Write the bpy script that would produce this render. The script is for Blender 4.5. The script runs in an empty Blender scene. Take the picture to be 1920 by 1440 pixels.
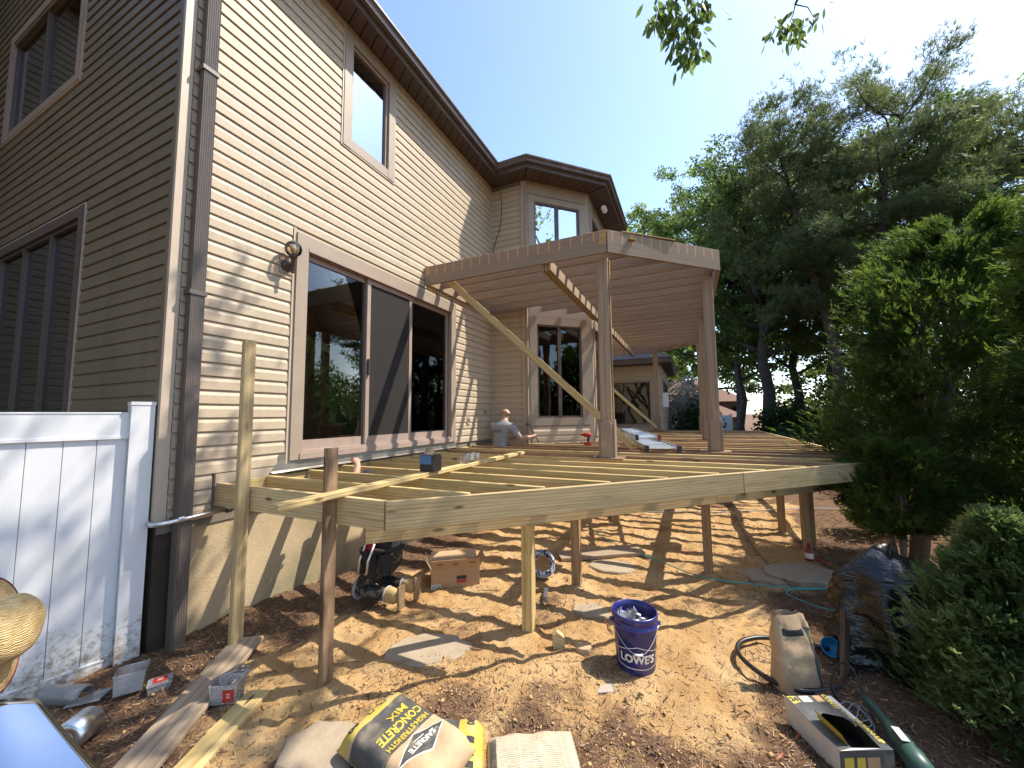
import bpy, bmesh, math, random
import numpy as np
from mathutils import Matrix, Vector, Quaternion
random.seed(7); RNG = np.random.default_rng(11)
SC = bpy.context.scene; COL = SC.collection
R = math.radians

# ------------------------------------------------------------------ camera, sky, sun, exposure
cam_d = bpy.data.cameras.new('camera'); cam = bpy.data.objects.new('camera', cam_d); COL.objects.link(cam)
cam_d.sensor_width = 36.0; cam_d.lens = 36.0 * 720 / 1920; cam_d.clip_start = 0.05; cam_d.clip_end = 2000
cam.matrix_world = Matrix(((0.9079, 0.0432, 0.4170, 3.59), (0.4190, -0.0703, -0.9053, -1.62), (-0.0094, 0.9966, -0.0819, 1.75), (0, 0, 0, 1)))
SC.camera = cam
SUN = Vector((1.0, 0.76, 1.81)).normalized()
w = bpy.data.worlds.new('World'); SC.world = w; w.use_nodes = True
nt = w.node_tree; nt.nodes.clear()
sky = nt.nodes.new('ShaderNodeTexSky'); sky.sky_type = 'NISHITA'; sky.sun_disc = False
sky.sun_elevation = math.asin(SUN.z); sky.sun_rotation = math.atan2(SUN.x, SUN.y)
sky.air_density = 1.0; sky.dust_density = 0.8; sky.ozone_density = 2.0; sky.altitude = 20
bg = nt.nodes.new('ShaderNodeBackground'); bg.inputs[1].default_value = 0.15
wo = nt.nodes.new('ShaderNodeOutputWorld')
nt.links.new(sky.outputs[0], bg.inputs[0]); nt.links.new(bg.outputs[0], wo.inputs[0])
sd = bpy.data.lights.new('sun', 'SUN'); sd.energy = 3.3; sd.angle = R(0.53); sd.color = (1.0, 0.925, 0.81)
sun = bpy.data.objects.new('sun', sd); COL.objects.link(sun)
sun.rotation_mode = 'QUATERNION'; sun.rotation_quaternion = SUN.to_track_quat('Z', 'Y'); sun.location = (20, 15, 36)
SC.view_settings.view_transform = 'Standard'; SC.view_settings.look = 'None'
SC.view_settings.exposure = 1.28; SC.view_settings.gamma = 1.0
SC.view_settings.use_curve_mapping = False
SC.render.engine = 'CYCLES'
SC.cycles.max_bounces = 8; SC.cycles.transparent_max_bounces = 16; SC.cycles.caustics_reflective = False; SC.cycles.caustics_refractive = False

# ------------------------------------------------------------------ helpers
PW = {}
def tag(o, label=None, cat=None, group=None, kind=None):
    if label: o['label'] = label
    if cat: o['category'] = cat
    if group: o['group'] = group
    if kind: o['kind'] = kind
    return o
def attach(o, parent, M=None):
    COL.objects.link(o)
    if M is not None: o.matrix_basis = M
    if parent is not None:
        o.parent = parent; o.matrix_parent_inverse = PW[parent.name].inverted()
    PW[o.name] = M.copy() if M is not None else Matrix.Identity(4)
    return o
def thing(name, label, cat, loc=(0, 0, 0), group=None):
    o = bpy.data.objects.new(name, None); o.empty_display_size = 0.1
    attach(o, None, Matrix.Translation(Vector(loc))); return tag(o, label, cat, group)
def V(*a): return Vector(a)
class MB:
    def __init__(s): s.v = []; s.f = []; s.mi = []; s.cur = 0
    def add(s, vs, fs):
        n = len(s.v); s.v += [tuple(p) for p in vs]; s.f += [tuple(i + n for i in f) for f in fs]; s.mi += [s.cur] * len(fs); return s
    def box(s, a, b):
        x0, y0, z0 = [min(p, q) for p, q in zip(a, b)]; x1, y1, z1 = [max(p, q) for p, q in zip(a, b)]
        return s.add([(x0, y0, z0), (x1, y0, z0), (x1, y1, z0), (x0, y1, z0), (x0, y0, z1), (x1, y0, z1), (x1, y1, z1), (x0, y1, z1)],
                     [(0, 3, 2, 1), (4, 5, 6, 7), (0, 1, 5, 4), (1, 2, 6, 5), (2, 3, 7, 6), (3, 0, 4, 7)])
    def obox(s, c, ax, ay, az, hx, hy, hz):
        c = Vector(c); ax = Vector(ax) * hx; ay = Vector(ay) * hy; az = Vector(az) * hz
        p = [c + ax * i + ay * j + az * k for k in (-1, 1) for i, j in ((-1, -1), (1, -1), (1, 1), (-1, 1))]
        return s.add(p, [(0, 3, 2, 1), (4, 5, 6, 7), (0, 1, 5, 4), (1, 2, 6, 5), (2, 3, 7, 6), (3, 0, 4, 7)])
    def extr(s, poly, d):
        n = len(poly); d = Vector(d); a = [Vector(p) for p in poly]; b = [p + d for p in a]
        return s.add(a + b, [tuple(range(n))[::-1], tuple(range(n, 2 * n))] + [(i, (i + 1) % n, n + (i + 1) % n, n + i) for i in range(n)])
    def tube(s, pts, rad, seg=8, cap=True, flat=None):
        pts = [Vector(p) for p in pts]; n = len(pts)
        if not hasattr(rad, '__len__'): rad = [rad] * n
        base = len(s.v); ref = None; rings = []
        for i, p in enumerate(pts):
            t = (pts[min(i + 1, n - 1)] - pts[max(i - 1, 0)]).normalized()
            if ref is None: ref = t.orthogonal().normalized()
            ref = (ref - t * ref.dot(t))
            if ref.length < 1e-5: ref = t.orthogonal()
            ref.normalize(); bi = t.cross(ref)
            rings.append([p + (ref * math.cos(2 * math.pi * k / seg) + bi * math.sin(2 * math.pi * k / seg)) * rad[i] for k in range(seg)])
        fs = [(i * seg + k, i * seg + (k + 1) % seg, (i + 1) * seg + (k + 1) % seg, (i + 1) * seg + k) for i in range(n - 1) for k in range(seg)]
        if cap: fs += [tuple(range(seg))[::-1], tuple((n - 1) * seg + k for k in range(seg))]
        return s.add([q for r in rings for q in r], fs)
    def lathe(s, prof, c=(0, 0, 0), seg=20, ax=(0, 0, 1)):
        q = Vector((0, 0, 1)).rotation_difference(Vector(ax)); c = Vector(c); m = len(prof)
        vs = [c + q @ Vector((r * math.cos(2 * math.pi * k / seg), r * math.sin(2 * math.pi * k / seg), z)) for r, z in prof for k in range(seg)]
        fs = [(i * seg + k, i * seg + (k + 1) % seg, (i + 1) * seg + (k + 1) % seg, (i + 1) * seg + k) for i in range(m - 1) for k in range(seg)]
        if prof[0][0] > 1e-4: fs.append(tuple(range(seg))[::-1])
        if prof[-1][0] > 1e-4: fs.append(tuple((m - 1) * seg + k for k in range(seg)))
        return s.add(vs, fs)
    def grid(s, fn, nu, nv):
        vs = [fn(i / nu, j / nv) for j in range(nv + 1) for i in range(nu + 1)]
        return s.add(vs, [(j * (nu + 1) + i, j * (nu + 1) + i + 1, (j + 1) * (nu + 1) + i + 1, (j + 1) * (nu + 1) + i) for j in range(nv) for i in range(nu)])
    def mesh(s, name, mats, smooth=False):
        me = bpy.data.meshes.new(name); me.from_pydata([tuple(p) for p in s.v], [], s.f); me.update()
        for m in (mats if isinstance(mats, (list, tuple)) else [mats]): me.materials.append(M[m] if isinstance(m, str) else m)
        if max(s.mi, default=0) > 0: me.polygons.foreach_set('material_index', s.mi)
        if smooth: me.polygons.foreach_set('use_smooth', [True] * len(me.polygons))
        return me
    def build(s, name, mats, parent=None, smooth=False, M_=None):
        o = bpy.data.objects.new(name, s.mesh(name, mats, smooth)); return attach(o, parent, M_)
def np_obj(name, v, f, mats, parent=None, mi=None, smooth=False):
    """fast mesh from numpy; f is (n,k)"""
    me = bpy.data.meshes.new(name); n, k = f.shape
    me.vertices.add(len(v)); me.vertices.foreach_set('co', np.ascontiguousarray(v, dtype=np.float32).ravel())
    me.loops.add(n * k); me.loops.foreach_set('vertex_index', f.astype(np.int32).ravel())
    me.polygons.add(n); me.polygons.foreach_set('loop_start', np.arange(0, n * k, k, dtype=np.int32)); me.polygons.foreach_set('loop_total', np.full(n, k, dtype=np.int32))
    for m in (mats if isinstance(mats, (list, tuple)) else [mats]): me.materials.append(M[m])
    if mi is not None: me.polygons.foreach_set('material_index', mi.astype(np.int32))
    if smooth: me.polygons.foreach_set('use_smooth', np.ones(n, dtype=bool))
    me.update(calc_edges=True); me.validate()
    return attach(bpy.data.objects.new(name, me), parent)
def frame(x, up=(0, 0, 1)):
    x = Vector(x).normalized(); u = Vector(up)
    y = u.cross(x)
    if y.length < 1e-4: y = Vector((0, 1, 0)).cross(x)
    y.normalize(); z = x.cross(y); return x, y, z
_bm = {}
def board(name, p0, p1, th, dp, mat, parent, up=(0, 0, 1), bev=0.004, miter0=0, miter1=0):
    """a sawn board from p0 to p1 (centre line): th across, dp along up; its grain follows local x"""
    p0 = Vector(p0); p1 = Vector(p1); L = (p1 - p0).length; x, y, z = frame(p1 - p0, up)
    Mx = Matrix((( x.x, y.x, z.x, p0.x), (x.y, y.y, z.y, p0.y), (x.z, y.z, z.z, p0.z), (0, 0, 0, 1)))
    key = (round(L, 4), th, dp, bev, miter0, miter1, mat)
    if key not in _bm:
        a, b = th / 2, dp / 2; c = bev; m = MB()
        prof = [(-a + c, -b), (a - c, -b), (a, -b + c), (a, b - c), (a - c, b), (-a + c, b), (-a, b - c), (-a, -b + c)]
        n = len(prof)
        vs = [(y_ * miter0, y_, z_) for y_, z_ in prof] + [(L + y_ * miter1, y_, z_) for y_, z_ in prof]
        m.add(vs, [tuple(range(n))[::-1], tuple(range(n, 2 * n))] + [(i, (i + 1) % n, n + (i + 1) % n, n + i) for i in range(n)])
        _bm[key] = m.mesh(name, mat)
    return attach(bpy.data.objects.new(name, _bm[key]), parent, Mx)
def text_mesh(s, size, bold=0.0, align='CENTER'):
    cu = bpy.data.curves.new('lettering', 'FONT'); cu.body = s; cu.size = size; cu.align_x = align; cu.align_y = 'CENTER'; cu.offset = bold; cu.resolution_u = 2
    o = bpy.data.objects.new('lettering', cu); COL.objects.link(o); dg = bpy.context.evaluated_depsgraph_get()
    me = bpy.data.meshes.new_from_object(o.evaluated_get(dg)); bpy.data.objects.remove(o); bpy.data.curves.remove(cu)
    v = [Vector(p.co) for p in me.vertices]; f = [tuple(p.vertices) for p in me.polygons]; bpy.data.meshes.remove(me); return v, f
def hash2(ix, iy, s):
    h = (ix.astype(np.int64) * 374761393 + iy.astype(np.int64) * 668265263 + s * 1442695041) & 0x7fffffff
    h = ((h ^ (h >> 13)) * 1274126177) & 0x7fffffff; return ((h ^ (h >> 16)) & 0xffff) / 65535.0
def vnoise(x, y, s=0):
    x = np.asarray(x, float); y = np.asarray(y, float); ix = np.floor(x); iy = np.floor(y); fx = x - ix; fy = y - iy
    fx = fx * fx * (3 - 2 * fx); fy = fy * fy * (3 - 2 * fy)
    a, b, c, d = hash2(ix, iy, s), hash2(ix + 1, iy, s), hash2(ix, iy + 1, s), hash2(ix + 1, iy + 1, s)
    return (a * (1 - fx) + b * fx) * (1 - fy) + (c * (1 - fx) + d * fx) * fy
_fr = random.Random(3)
POSTS = [(2.33, 1.40), (2.46, 2.38), (3.70, 3.13), (4.86, 4.46), (4.74, 5.25), (.47, .225), (1.40, .235)]
FEET = [(_fr.uniform(1.3, 4.2), _fr.uniform(-.3, 3.6), *(lambda a: (math.cos(a), math.sin(a)))(_fr.uniform(0, 3.14))) for k in range(46)]
def gh(x, y):
    """height of the yard at x, y"""
    x = np.asarray(x, float); y = np.asarray(y, float)
    near = np.exp(-((x - 3) ** 2 + (y - 3) ** 2) / 120.0)
    h = (vnoise(x * 1.3, y * 1.3, 1) - .5) * .07 + (vnoise(x * 3.7, y * 3.7, 2) - .5) * .042 + (vnoise(x * 9, y * 9, 3) - .5) * .027 + (vnoise(x * 21, y * 21, 4) - .5) * .020 + (vnoise(x * 45, y * 45, 5) - .5) * .007
    h = h * near + .10 * np.exp(-np.maximum(x, 0) / .45) * np.exp(-((y - .3) / 1.0) ** 2)
    for px, py in POSTS: h = h + .045 * np.exp(-((x - px) ** 2 + (y - py) ** 2) / .014)      # soil heaped round the posts
    for px, py, ca, sa in FEET:                                                            # trodden footprints
        u_, v_ = (x - px) * ca + (y - py) * sa, (y - py) * ca - (x - px) * sa; d = (u_ / .12) ** 2 + (v_ / .045) ** 2
        h = h - .020 * np.exp(-d ** 2) + .009 * np.exp(-((d - 2.2) ** 2) * 1.2)
    h += (1 - near) * (vnoise(x * .15, y * .15, 6) - .5) * .3
    return h
def G(x, y): return float(gh(x, y))

# ------------------------------------------------------------------ materials (all procedural)
M = {}
def new_mat(name):
    m = bpy.data.materials.new(name); m.use_nodes = True; t = m.node_tree; t.nodes.clear(); M[name] = m
    o = t.nodes.new('ShaderNodeOutputMaterial'); b = t.nodes.new('ShaderNodeBsdfPrincipled'); t.links.new(b.outputs[0], o.inputs[0])
    def N(ty, **kw):
        n = t.nodes.new(ty)
        for k, v in kw.items():
            if k in ('inp',):
                for kk, vv in v.items(): n.inputs[kk].default_value = vv
            else: setattr(n, k, v)
        return n
    return m, t, b, o, N, t.links.new
def noise_vec(t, N, L, scale=(1, 1, 1), rnd=True):
    tc = N('ShaderNodeTexCoord'); mp = N('ShaderNodeMapping'); mp.inputs['Scale'].default_value = scale
    L(tc.outputs['Object'], mp.inputs['Vector'])
    if not rnd: return mp.outputs[0]
    oi = N('ShaderNodeObjectInfo'); ad = N('ShaderNodeVectorMath', operation='MULTIPLY_ADD')
    L(oi.outputs['Random'], ad.inputs[0]); ad.inputs[1].default_value = (37.1, 19.7, 53.3); L(mp.outputs[0], ad.inputs[2]); return ad.outputs[0]
def ramp(N, cols):
    r = N('ShaderNodeValToRGB'); e = r.color_ramp.elements
    while len(e) < len(cols): e.new(0.5)
    for i, (p, c) in enumerate(cols): e[i].position = p; e[i].color = (*c, 1)
    return r
def plain(name, col, rough=.6, var=.15, scale=6, bump=0.0, bscale=60, metal=0, spec=.5, rnd=0.0, dirt=None):
    m, t, b, o, N, L = new_mat(name); v = noise_vec(t, N, L)
    n = N('ShaderNodeTexNoise'); n.inputs['Scale'].default_value = scale; n.inputs['Detail'].default_value = 5; n.inputs['Roughness'].default_value = .62; L(v, n.inputs['Vector'])
    lo = [c * (1 - var * 1.4) for c in col]; hi = [min(1, c * (1 + var)) for c in col]
    r = ramp(N, [(.25, lo), (.75, hi)]); L(n.outputs[0], r.inputs[0]); out = r.outputs[0]
    if dirt:
        n2 = N('ShaderNodeTexNoise'); n2.inputs['Scale'].default_value = dirt[2]; n2.inputs['Detail'].default_value = 6; L(v, n2.inputs['Vector'])
        r2 = ramp(N, [(dirt[1], (0, 0, 0)), (min(1, dirt[1] + .2), (1, 1, 1))]); L(n2.outputs[0], r2.inputs[0])
        mx = N('ShaderNodeMixRGB'); L(r2.outputs[0], mx.inputs[0]); L(out, mx.inputs[1]); mx.inputs[2].default_value = (*dirt[0], 1); out = mx.outputs[0]
    if rnd:
        oi = N('ShaderNodeObjectInfo'); mm = N('ShaderNodeMapRange'); mm.inputs[3].default_value = 1 - rnd; mm.inputs[4].default_value = 1 + rnd; L(oi.outputs['Random'], mm.inputs[0])
        mu = N('ShaderNodeMixRGB', blend_type='MULTIPLY'); mu.inputs[0].default_value = 1; L(out, mu.inputs[1]); L(mm.outputs[0], mu.inputs[2]); out = mu.outputs[0]
    L(out, b.inputs['Base Color']); b.inputs['Roughness'].default_value = rough; b.inputs['Metallic'].default_value = metal
    b.inputs['Specular IOR Level'].default_value = spec
    if bump:
        nb = N('ShaderNodeTexNoise'); nb.inputs['Scale'].default_value = bscale; nb.inputs['Detail'].default_value = 4; L(v, nb.inputs['Vector'])
        bp = N('ShaderNodeBump'); bp.inputs['Strength'].default_value = bump; bp.inputs['Distance'].default_value = .01; L(nb.outputs[0], bp.inputs['Height']); L(bp.outputs[0], b.inputs['Normal'])
    return m
def wood(name, c_dark, c_light, rough=.75, knots=True, stain=None, grain=1.0, marks=None, rnd=.16):
    m, t, b, o, N, L = new_mat(name)
    v = noise_vec(t, N, L, (1.6, 26 * grain, 26 * grain))
    n = N('ShaderNodeTexNoise'); n.inputs['Scale'].default_value = 1.3; n.inputs['Detail'].default_value = 6; n.inputs['Roughness'].default_value = .65; n.inputs['Distortion'].default_value = .6; L(v, n.inputs['Vector'])
    r = ramp(N, [(.3, c_dark), (.5, [(a + 2 * c) / 3 for a, c in zip(c_dark, c_light)]), (.72, c_light)]); L(n.outputs[0], r.inputs[0]); out = r.outputs[0]
    vw = noise_vec(t, N, L, (.55, 9, 9)); wv = N('ShaderNodeTexWave', wave_type='RINGS', rings_direction='X'); wv.inputs['Scale'].default_value = 1.6; wv.inputs['Distortion'].default_value = 5; wv.inputs['Detail'].default_value = 2; wv.inputs['Detail Scale'].default_value = .6; L(vw, wv.inputs['Vector'])
    rw = ramp(N, [(.1, (.62, .55, .45)), (.45, (1, 1, 1))]); L(wv.outputs['Fac'], rw.inputs[0])
    mu = N('ShaderNodeMixRGB', blend_type='MULTIPLY'); mu.inputs[0].default_value = .55; L(out, mu.inputs[1]); L(rw.outputs[0], mu.inputs[2]); out = mu.outputs[0]
    if knots:
        vk = noise_vec(t, N, L, (1.6, 5, 5)); vo = N('ShaderNodeTexVoronoi'); vo.inputs['Scale'].default_value = 1.5; L(vk, vo.inputs['Vector'])
        rk = ramp(N, [(.07, (1, 1, 1)), (.14, (0, 0, 0))]); L(vo.outputs['Distance'], rk.inputs[0])
        mk = N('ShaderNodeMixRGB'); L(rk.outputs[0], mk.inputs[0]); L(out, mk.inputs[1]); mk.inputs[2].default_value = (*[c * .3 for c in c_dark], 1); out = mk.outputs[0]
    if stain:
        vs = noise_vec(t, N, L, (1.5, 3, 3)); ns = N('ShaderNodeTexNoise'); ns.inputs['Scale'].default_value = 1.7; ns.inputs['Detail'].default_value = 6; L(vs, ns.inputs['Vector'])
        rs = ramp(N, [(stain[1], (0, 0, 0)), (stain[1] + .18, (1, 1, 1))]); L(ns.outputs[0], rs.inputs[0])
        ms = N('ShaderNodeMixRGB'); L(rs.outputs[0], ms.inputs[0]); L(out, ms.inputs[1]); ms.inputs[2].default_value = (*stain[0], 1); out = ms.outputs[0]
    if marks:   # bare strips where balusters were taken off, along local x, upper part of the face
        tc = N('ShaderNodeTexCoord'); sx = N('ShaderNodeSeparateXYZ'); L(tc.outputs['Object'], sx.inputs[0])
        dv = N('ShaderNodeMath', operation='DIVIDE'); L(sx.outputs[0], dv.inputs[0]); dv.inputs[1].default_value = marks
        fr = N('ShaderNodeMath', operation='FRACT'); L(dv.outputs[0], fr.inputs[0])
        nn = N('ShaderNodeTexNoise'); nn.inputs['Scale'].default_value = 30; nn.inputs['Detail'].default_value = 3; L(tc.outputs['Object'], nn.inputs['Vector'])
        ad = N('ShaderNodeMath', operation='MULTIPLY_ADD'); L(nn.outputs[0], ad.inputs[0]); ad.inputs[1].default_value = .12; L(fr.outputs[0], ad.inputs[2])
        cp = N('ShaderNodeMath', operation='COMPARE'); L(ad.outputs[0], cp.inputs[0]); cp.inputs[1].default_value = .56; cp.inputs[2].default_value = .065
        gz = N('ShaderNodeMath', operation='MULTIPLY_ADD'); L(nn.outputs[0], gz.inputs[0]); gz.inputs[1].default_value = .1; L(sx.outputs[2], gz.inputs[2])
        g2 = N('ShaderNodeMath', operation='GREATER_THAN'); L(gz.outputs[0], g2.inputs[0]); g2.inputs[1].default_value = .055
        ml = N('ShaderNodeMath', operation='MULTIPLY'); L(cp.outputs[0], ml.inputs[0]); L(g2.outputs[0], ml.inputs[1])
        mm = N('ShaderNodeMixRGB'); L(ml.outputs[0], mm.inputs[0]); L(out, mm.inputs[1]); mm.inputs[2].default_value = (.56, .34, .15, 1); out = mm.outputs[0]
    oi = N('ShaderNodeObjectInfo'); mr = N('ShaderNodeMapRange'); mr.inputs[3].default_value = 1 - rnd; mr.inputs[4].default_value = 1 + rnd; L(oi.outputs['Random'], mr.inputs[0])
    mu2 = N('ShaderNodeMixRGB', blend_type='MULTIPLY'); mu2.inputs[0].default_value = 1; L(out, mu2.inputs[1]); L(mr.outputs[0], mu2.inputs[2])
    L(mu2.outputs[0], b.inputs['Base Color']); b.inputs['Roughness'].default_value = rough; b.inputs['Specular IOR Level'].default_value = .3
    bp = N('ShaderNodeBump'); bp.inputs['Strength'].default_value = .35; bp.inputs['Distance'].default_value = .004; L(n.outputs[0], bp.inputs['Height']); L(bp.outputs[0], b.inputs['Normal'])
    return m
def leafm(name, c1, c2, trans=.45, rough=.5):
    m, t, b, o, N, L = new_mat(name)
    tc = N('ShaderNodeTexCoord'); n = N('ShaderNodeTexNoise'); n.inputs['Scale'].default_value = 2.2; n.inputs['Detail'].default_value = 6; L(tc.outputs['Object'], n.inputs['Vector'])
    r = ramp(N, [(.3, c1), (.7, c2)]); L(n.outputs[0], r.inputs[0]); L(r.outputs[0], b.inputs['Base Color']); b.inputs['Roughness'].default_value = rough; b.inputs['Specular IOR Level'].default_value = .25
    tr = N('ShaderNodeBsdfTranslucent'); hs = N('ShaderNodeHueSaturation'); hs.inputs['Value'].default_value = 2.1; hs.inputs['Saturation'].default_value = 1.05; hs.inputs['Hue'].default_value = .492; L(r.outputs[0], hs.inputs['Color']); L(hs.outputs[0], tr.inputs[0])
    mx = N('ShaderNodeMixShader'); mx.inputs[0].default_value = trans; L(b.outputs[0], mx.inputs[1]); L(tr.outputs[0], mx.inputs[2]); L(mx.outputs[0], o.inputs[0]); return m
def glass(name, tint=(.8, .85, .85), refl=.08, ior=1.55, wave=.0, gcol=(.9, .9, .9)):
    m, t, b, o, N, L = new_mat(name); t.nodes.remove(b)
    tr = N('ShaderNodeBsdfTransparent'); tr.inputs[0].default_value = (*tint, 1); gl = N('ShaderNodeBsdfGlossy'); gl.inputs['Roughness'].default_value = .0; gl.inputs['Color'].default_value = (*gcol, 1)
    fr = N('ShaderNodeFresnel'); fr.inputs[0].default_value = ior; ad = N('ShaderNodeMath', operation='ADD', use_clamp=True); L(fr.outputs[0], ad.inputs[0]); ad.inputs[1].default_value = refl
    if wave:
        tc = N('ShaderNodeTexCoord'); n = N('ShaderNodeTexNoise'); n.inputs['Scale'].default_value = 2.5; L(tc.outputs['Object'], n.inputs['Vector'])
        bp = N('ShaderNodeBump'); bp.inputs['Strength'].default_value = wave; bp.inputs['Distance'].default_value = .05; L(n.outputs[0], bp.inputs['Height']); L(bp.outputs[0], gl.inputs['Normal'])
    mx = N('ShaderNodeMixShader'); L(ad.outputs[0], mx.inputs[0]); L(tr.outputs[0], mx.inputs[1]); L(gl.outputs[0], mx.inputs[2]); L(mx.outputs[0], o.inputs[0]); return m

def siding_mat(name, col, mild, rough=.55):
    m, t, b, o, N, L = new_mat(name); v = noise_vec(t, N, L, rnd=False)
    n = N('ShaderNodeTexNoise'); n.inputs['Scale'].default_value = 34; n.inputs['Detail'].default_value = 5; n.inputs['Roughness'].default_value = .7; L(v, n.inputs['Vector'])
    r = ramp(N, [(.3, [c * .9 for c in col]), (.7, [c * 1.07 for c in col])]); L(n.outputs[0], r.inputs[0])
    v2 = noise_vec(t, N, L, (1.4, 1.4, .6), rnd=False); n2 = N('ShaderNodeTexNoise'); n2.inputs['Scale'].default_value = 1.6; n2.inputs['Detail'].default_value = 9; n2.inputs['Roughness'].default_value = .72; L(v2, n2.inputs['Vector'])
    r2 = ramp(N, [(.48, (0, 0, 0)), (.82, (mild[3],) * 3)]); L(n2.outputs[0], r2.inputs[0])
    mx = N('ShaderNodeMixRGB'); L(r2.outputs[0], mx.inputs[0]); L(r.outputs[0], mx.inputs[1]); mx.inputs[2].default_value = (*mild[:3], 1)
    oi = N('ShaderNodeObjectInfo'); mr = N('ShaderNodeMapRange'); mr.inputs[3].default_value = .955; mr.inputs[4].default_value = 1.045; L(oi.outputs['Random'], mr.inputs[0])
    mu = N('ShaderNodeMixRGB', blend_type='MULTIPLY'); mu.inputs[0].default_value = 1; L(mx.outputs[0], mu.inputs[1]); L(mr.outputs[0], mu.inputs[2])
    L(mu.outputs[0], b.inputs['Base Color']); b.inputs['Roughness'].default_value = rough; b.inputs['Specular IOR Level'].default_value = .35
    v3 = noise_vec(t, N, L, (3, 3, 60), rnd=False); n3 = N('ShaderNodeTexNoise'); n3.inputs['Scale'].default_value = 3; n3.inputs['Detail'].default_value = 4; L(v3, n3.inputs['Vector'])
    bp = N('ShaderNodeBump'); bp.inputs['Strength'].default_value = .12; bp.inputs['Distance'].default_value = .004; L(n3.outputs[0], bp.inputs['Height']); L(bp.outputs[0], b.inputs['Normal'])
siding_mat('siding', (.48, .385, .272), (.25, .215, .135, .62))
siding_mat('siding_shaded_dirty', (.195, .155, .10), (.088, .08, .048, .8))  # siding darkened to carry the left wall's shade, with heavier mildew grime
plain('sheathing', (.2, .17, .13), .9)
plain('trim', (.345, .27, .20), .5, .07, 5, .05, 40, rnd=.04)
plain('trim_light', (.47, .38, .285), .5, .07, 5)
plain('soffit', (.085, .055, .046), .55, .1, 8, rnd=.12)
plain('gutter', (.105, .078, .066), .38, .12, 5, dirt=((.17, .14, .12), .55, 4))
plain('downspout', (.125, .10, .082), .4, .1, 6, dirt=((.2, .17, .15), .6, 5))
plain('sash', (.115, .085, .075), .4, .1)
plain('sash_tan', (.36, .27, .22), .42, .08, dirt=((.25, .19, .15), .62, 5))
plain('shingle', (.11, .10, .105), .95, .35, 30, .5, 120)
plain('stucco', (.47, .36, .215), .95, .14, 3, .5, 90, dirt=((.21, .185, .105), .50, 1.5))
plain('white_vinyl', (.78, .78, .79), .38, .03, 3, dirt=((.60, .59, .56), .66, 5))
def fence_mat():
    m, t, b, o, N, L = new_mat('fence_vinyl'); v = noise_vec(t, N, L, rnd=False); sx = N('ShaderNodeSeparateXYZ'); tc = N('ShaderNodeTexCoord'); L(tc.outputs['Object'], sx.inputs[0])
    n = N('ShaderNodeTexNoise'); n.inputs['Scale'].default_value = 26; n.inputs['Detail'].default_value = 6; n.inputs['Roughness'].default_value = .75; L(v, n.inputs['Vector'])
    n2 = N('ShaderNodeTexNoise'); n2.inputs['Scale'].default_value = 2.5; n2.inputs['Detail'].default_value = 5; L(v, n2.inputs['Vector'])
    mr = N('ShaderNodeMapRange'); mr.inputs[1].default_value = .02; mr.inputs[2].default_value = .75; mr.inputs[3].default_value = .26; mr.inputs[4].default_value = -.12; L(sx.outputs[2], mr.inputs[0])
    ad = N('ShaderNodeMath', operation='ADD'); L(n.outputs[0], ad.inputs[0]); L(mr.outputs[0], ad.inputs[1]); r = ramp(N, [(.60, (0, 0, 0)), (.80, (1, 1, 1))]); L(ad.outputs[0], r.inputs[0])
    r2 = ramp(N, [(.35, (.68, .68, .69)), (.75, (.61, .61, .60))]); L(n2.outputs[0], r2.inputs[0]); mx = N('ShaderNodeMixRGB'); L(r.outputs[0], mx.inputs[0]); L(r2.outputs[0], mx.inputs[1]); mx.inputs[2].default_value = (.30, .24, .17, 1); L(mx.outputs[0], b.inputs['Base Color']); b.inputs['Roughness'].default_value = .42
fence_mat()
plain('flashing', (.62, .57, .50), .28, .2, 7, .25, 9, metal=.85)
plain('steel', (.55, .55, .55), .32, .15, 14, .1, 30, metal=1)
plain('galvanised', (.62, .63, .64), .38, .2, 40, metal=1)
plain('aluminium', (.70, .73, .77), .34, .08, 4, .06, 5, metal=1)
plain('dark_metal', (.06, .045, .04), .35, .2)
plain('black_plastic', (.018, .018, .019), .42, .2)
plain('room_wall', (.15, .105, .085), .9, .2, 2)
plain('room_dark', (.05, .042, .036), .9, .2, 2)
plain('curtain', (.55, .55, .5), .9, .1, 3)
plain('terracotta', (.16, .075, .05), .8, .2)
glass('glass_door', (.86, .84, .8), .0, 1.42)
glass('glass_window', (.30, .32, .34), .06, 1.6, .05, (.55, .55, .55))
glass('glass_sky', (.12, .13, .15), .34, 1.9, .04)
glass('glass_blue', (.30, .36, .44), .10, 1.5, .03, (.42, .50, .58))
glass('glass_shade', (.4, .42, .42), .04, 1.5, .04, (.7, .7, .7))
glass('glass_dim', (.3, .31, .31), .0, 1.45, .04, (.4, .4, .4))
glass('lamp_globe', (.78, .68, .55), .06, 1.5)
def screen_mat():
    m, t, b, o, N, L = new_mat('insect_screen'); b.inputs['Base Color'].default_value = (.05, .044, .04, 1); b.inputs['Roughness'].default_value = .8
    tr = N('ShaderNodeBsdfTransparent'); mx = N('ShaderNodeMixShader'); mx.inputs[0].default_value = .36; L(tr.outputs[0], mx.inputs[1]); L(b.outputs[0], mx.inputs[2]); L(mx.outputs[0], o.inputs[0])
screen_mat()
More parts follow.
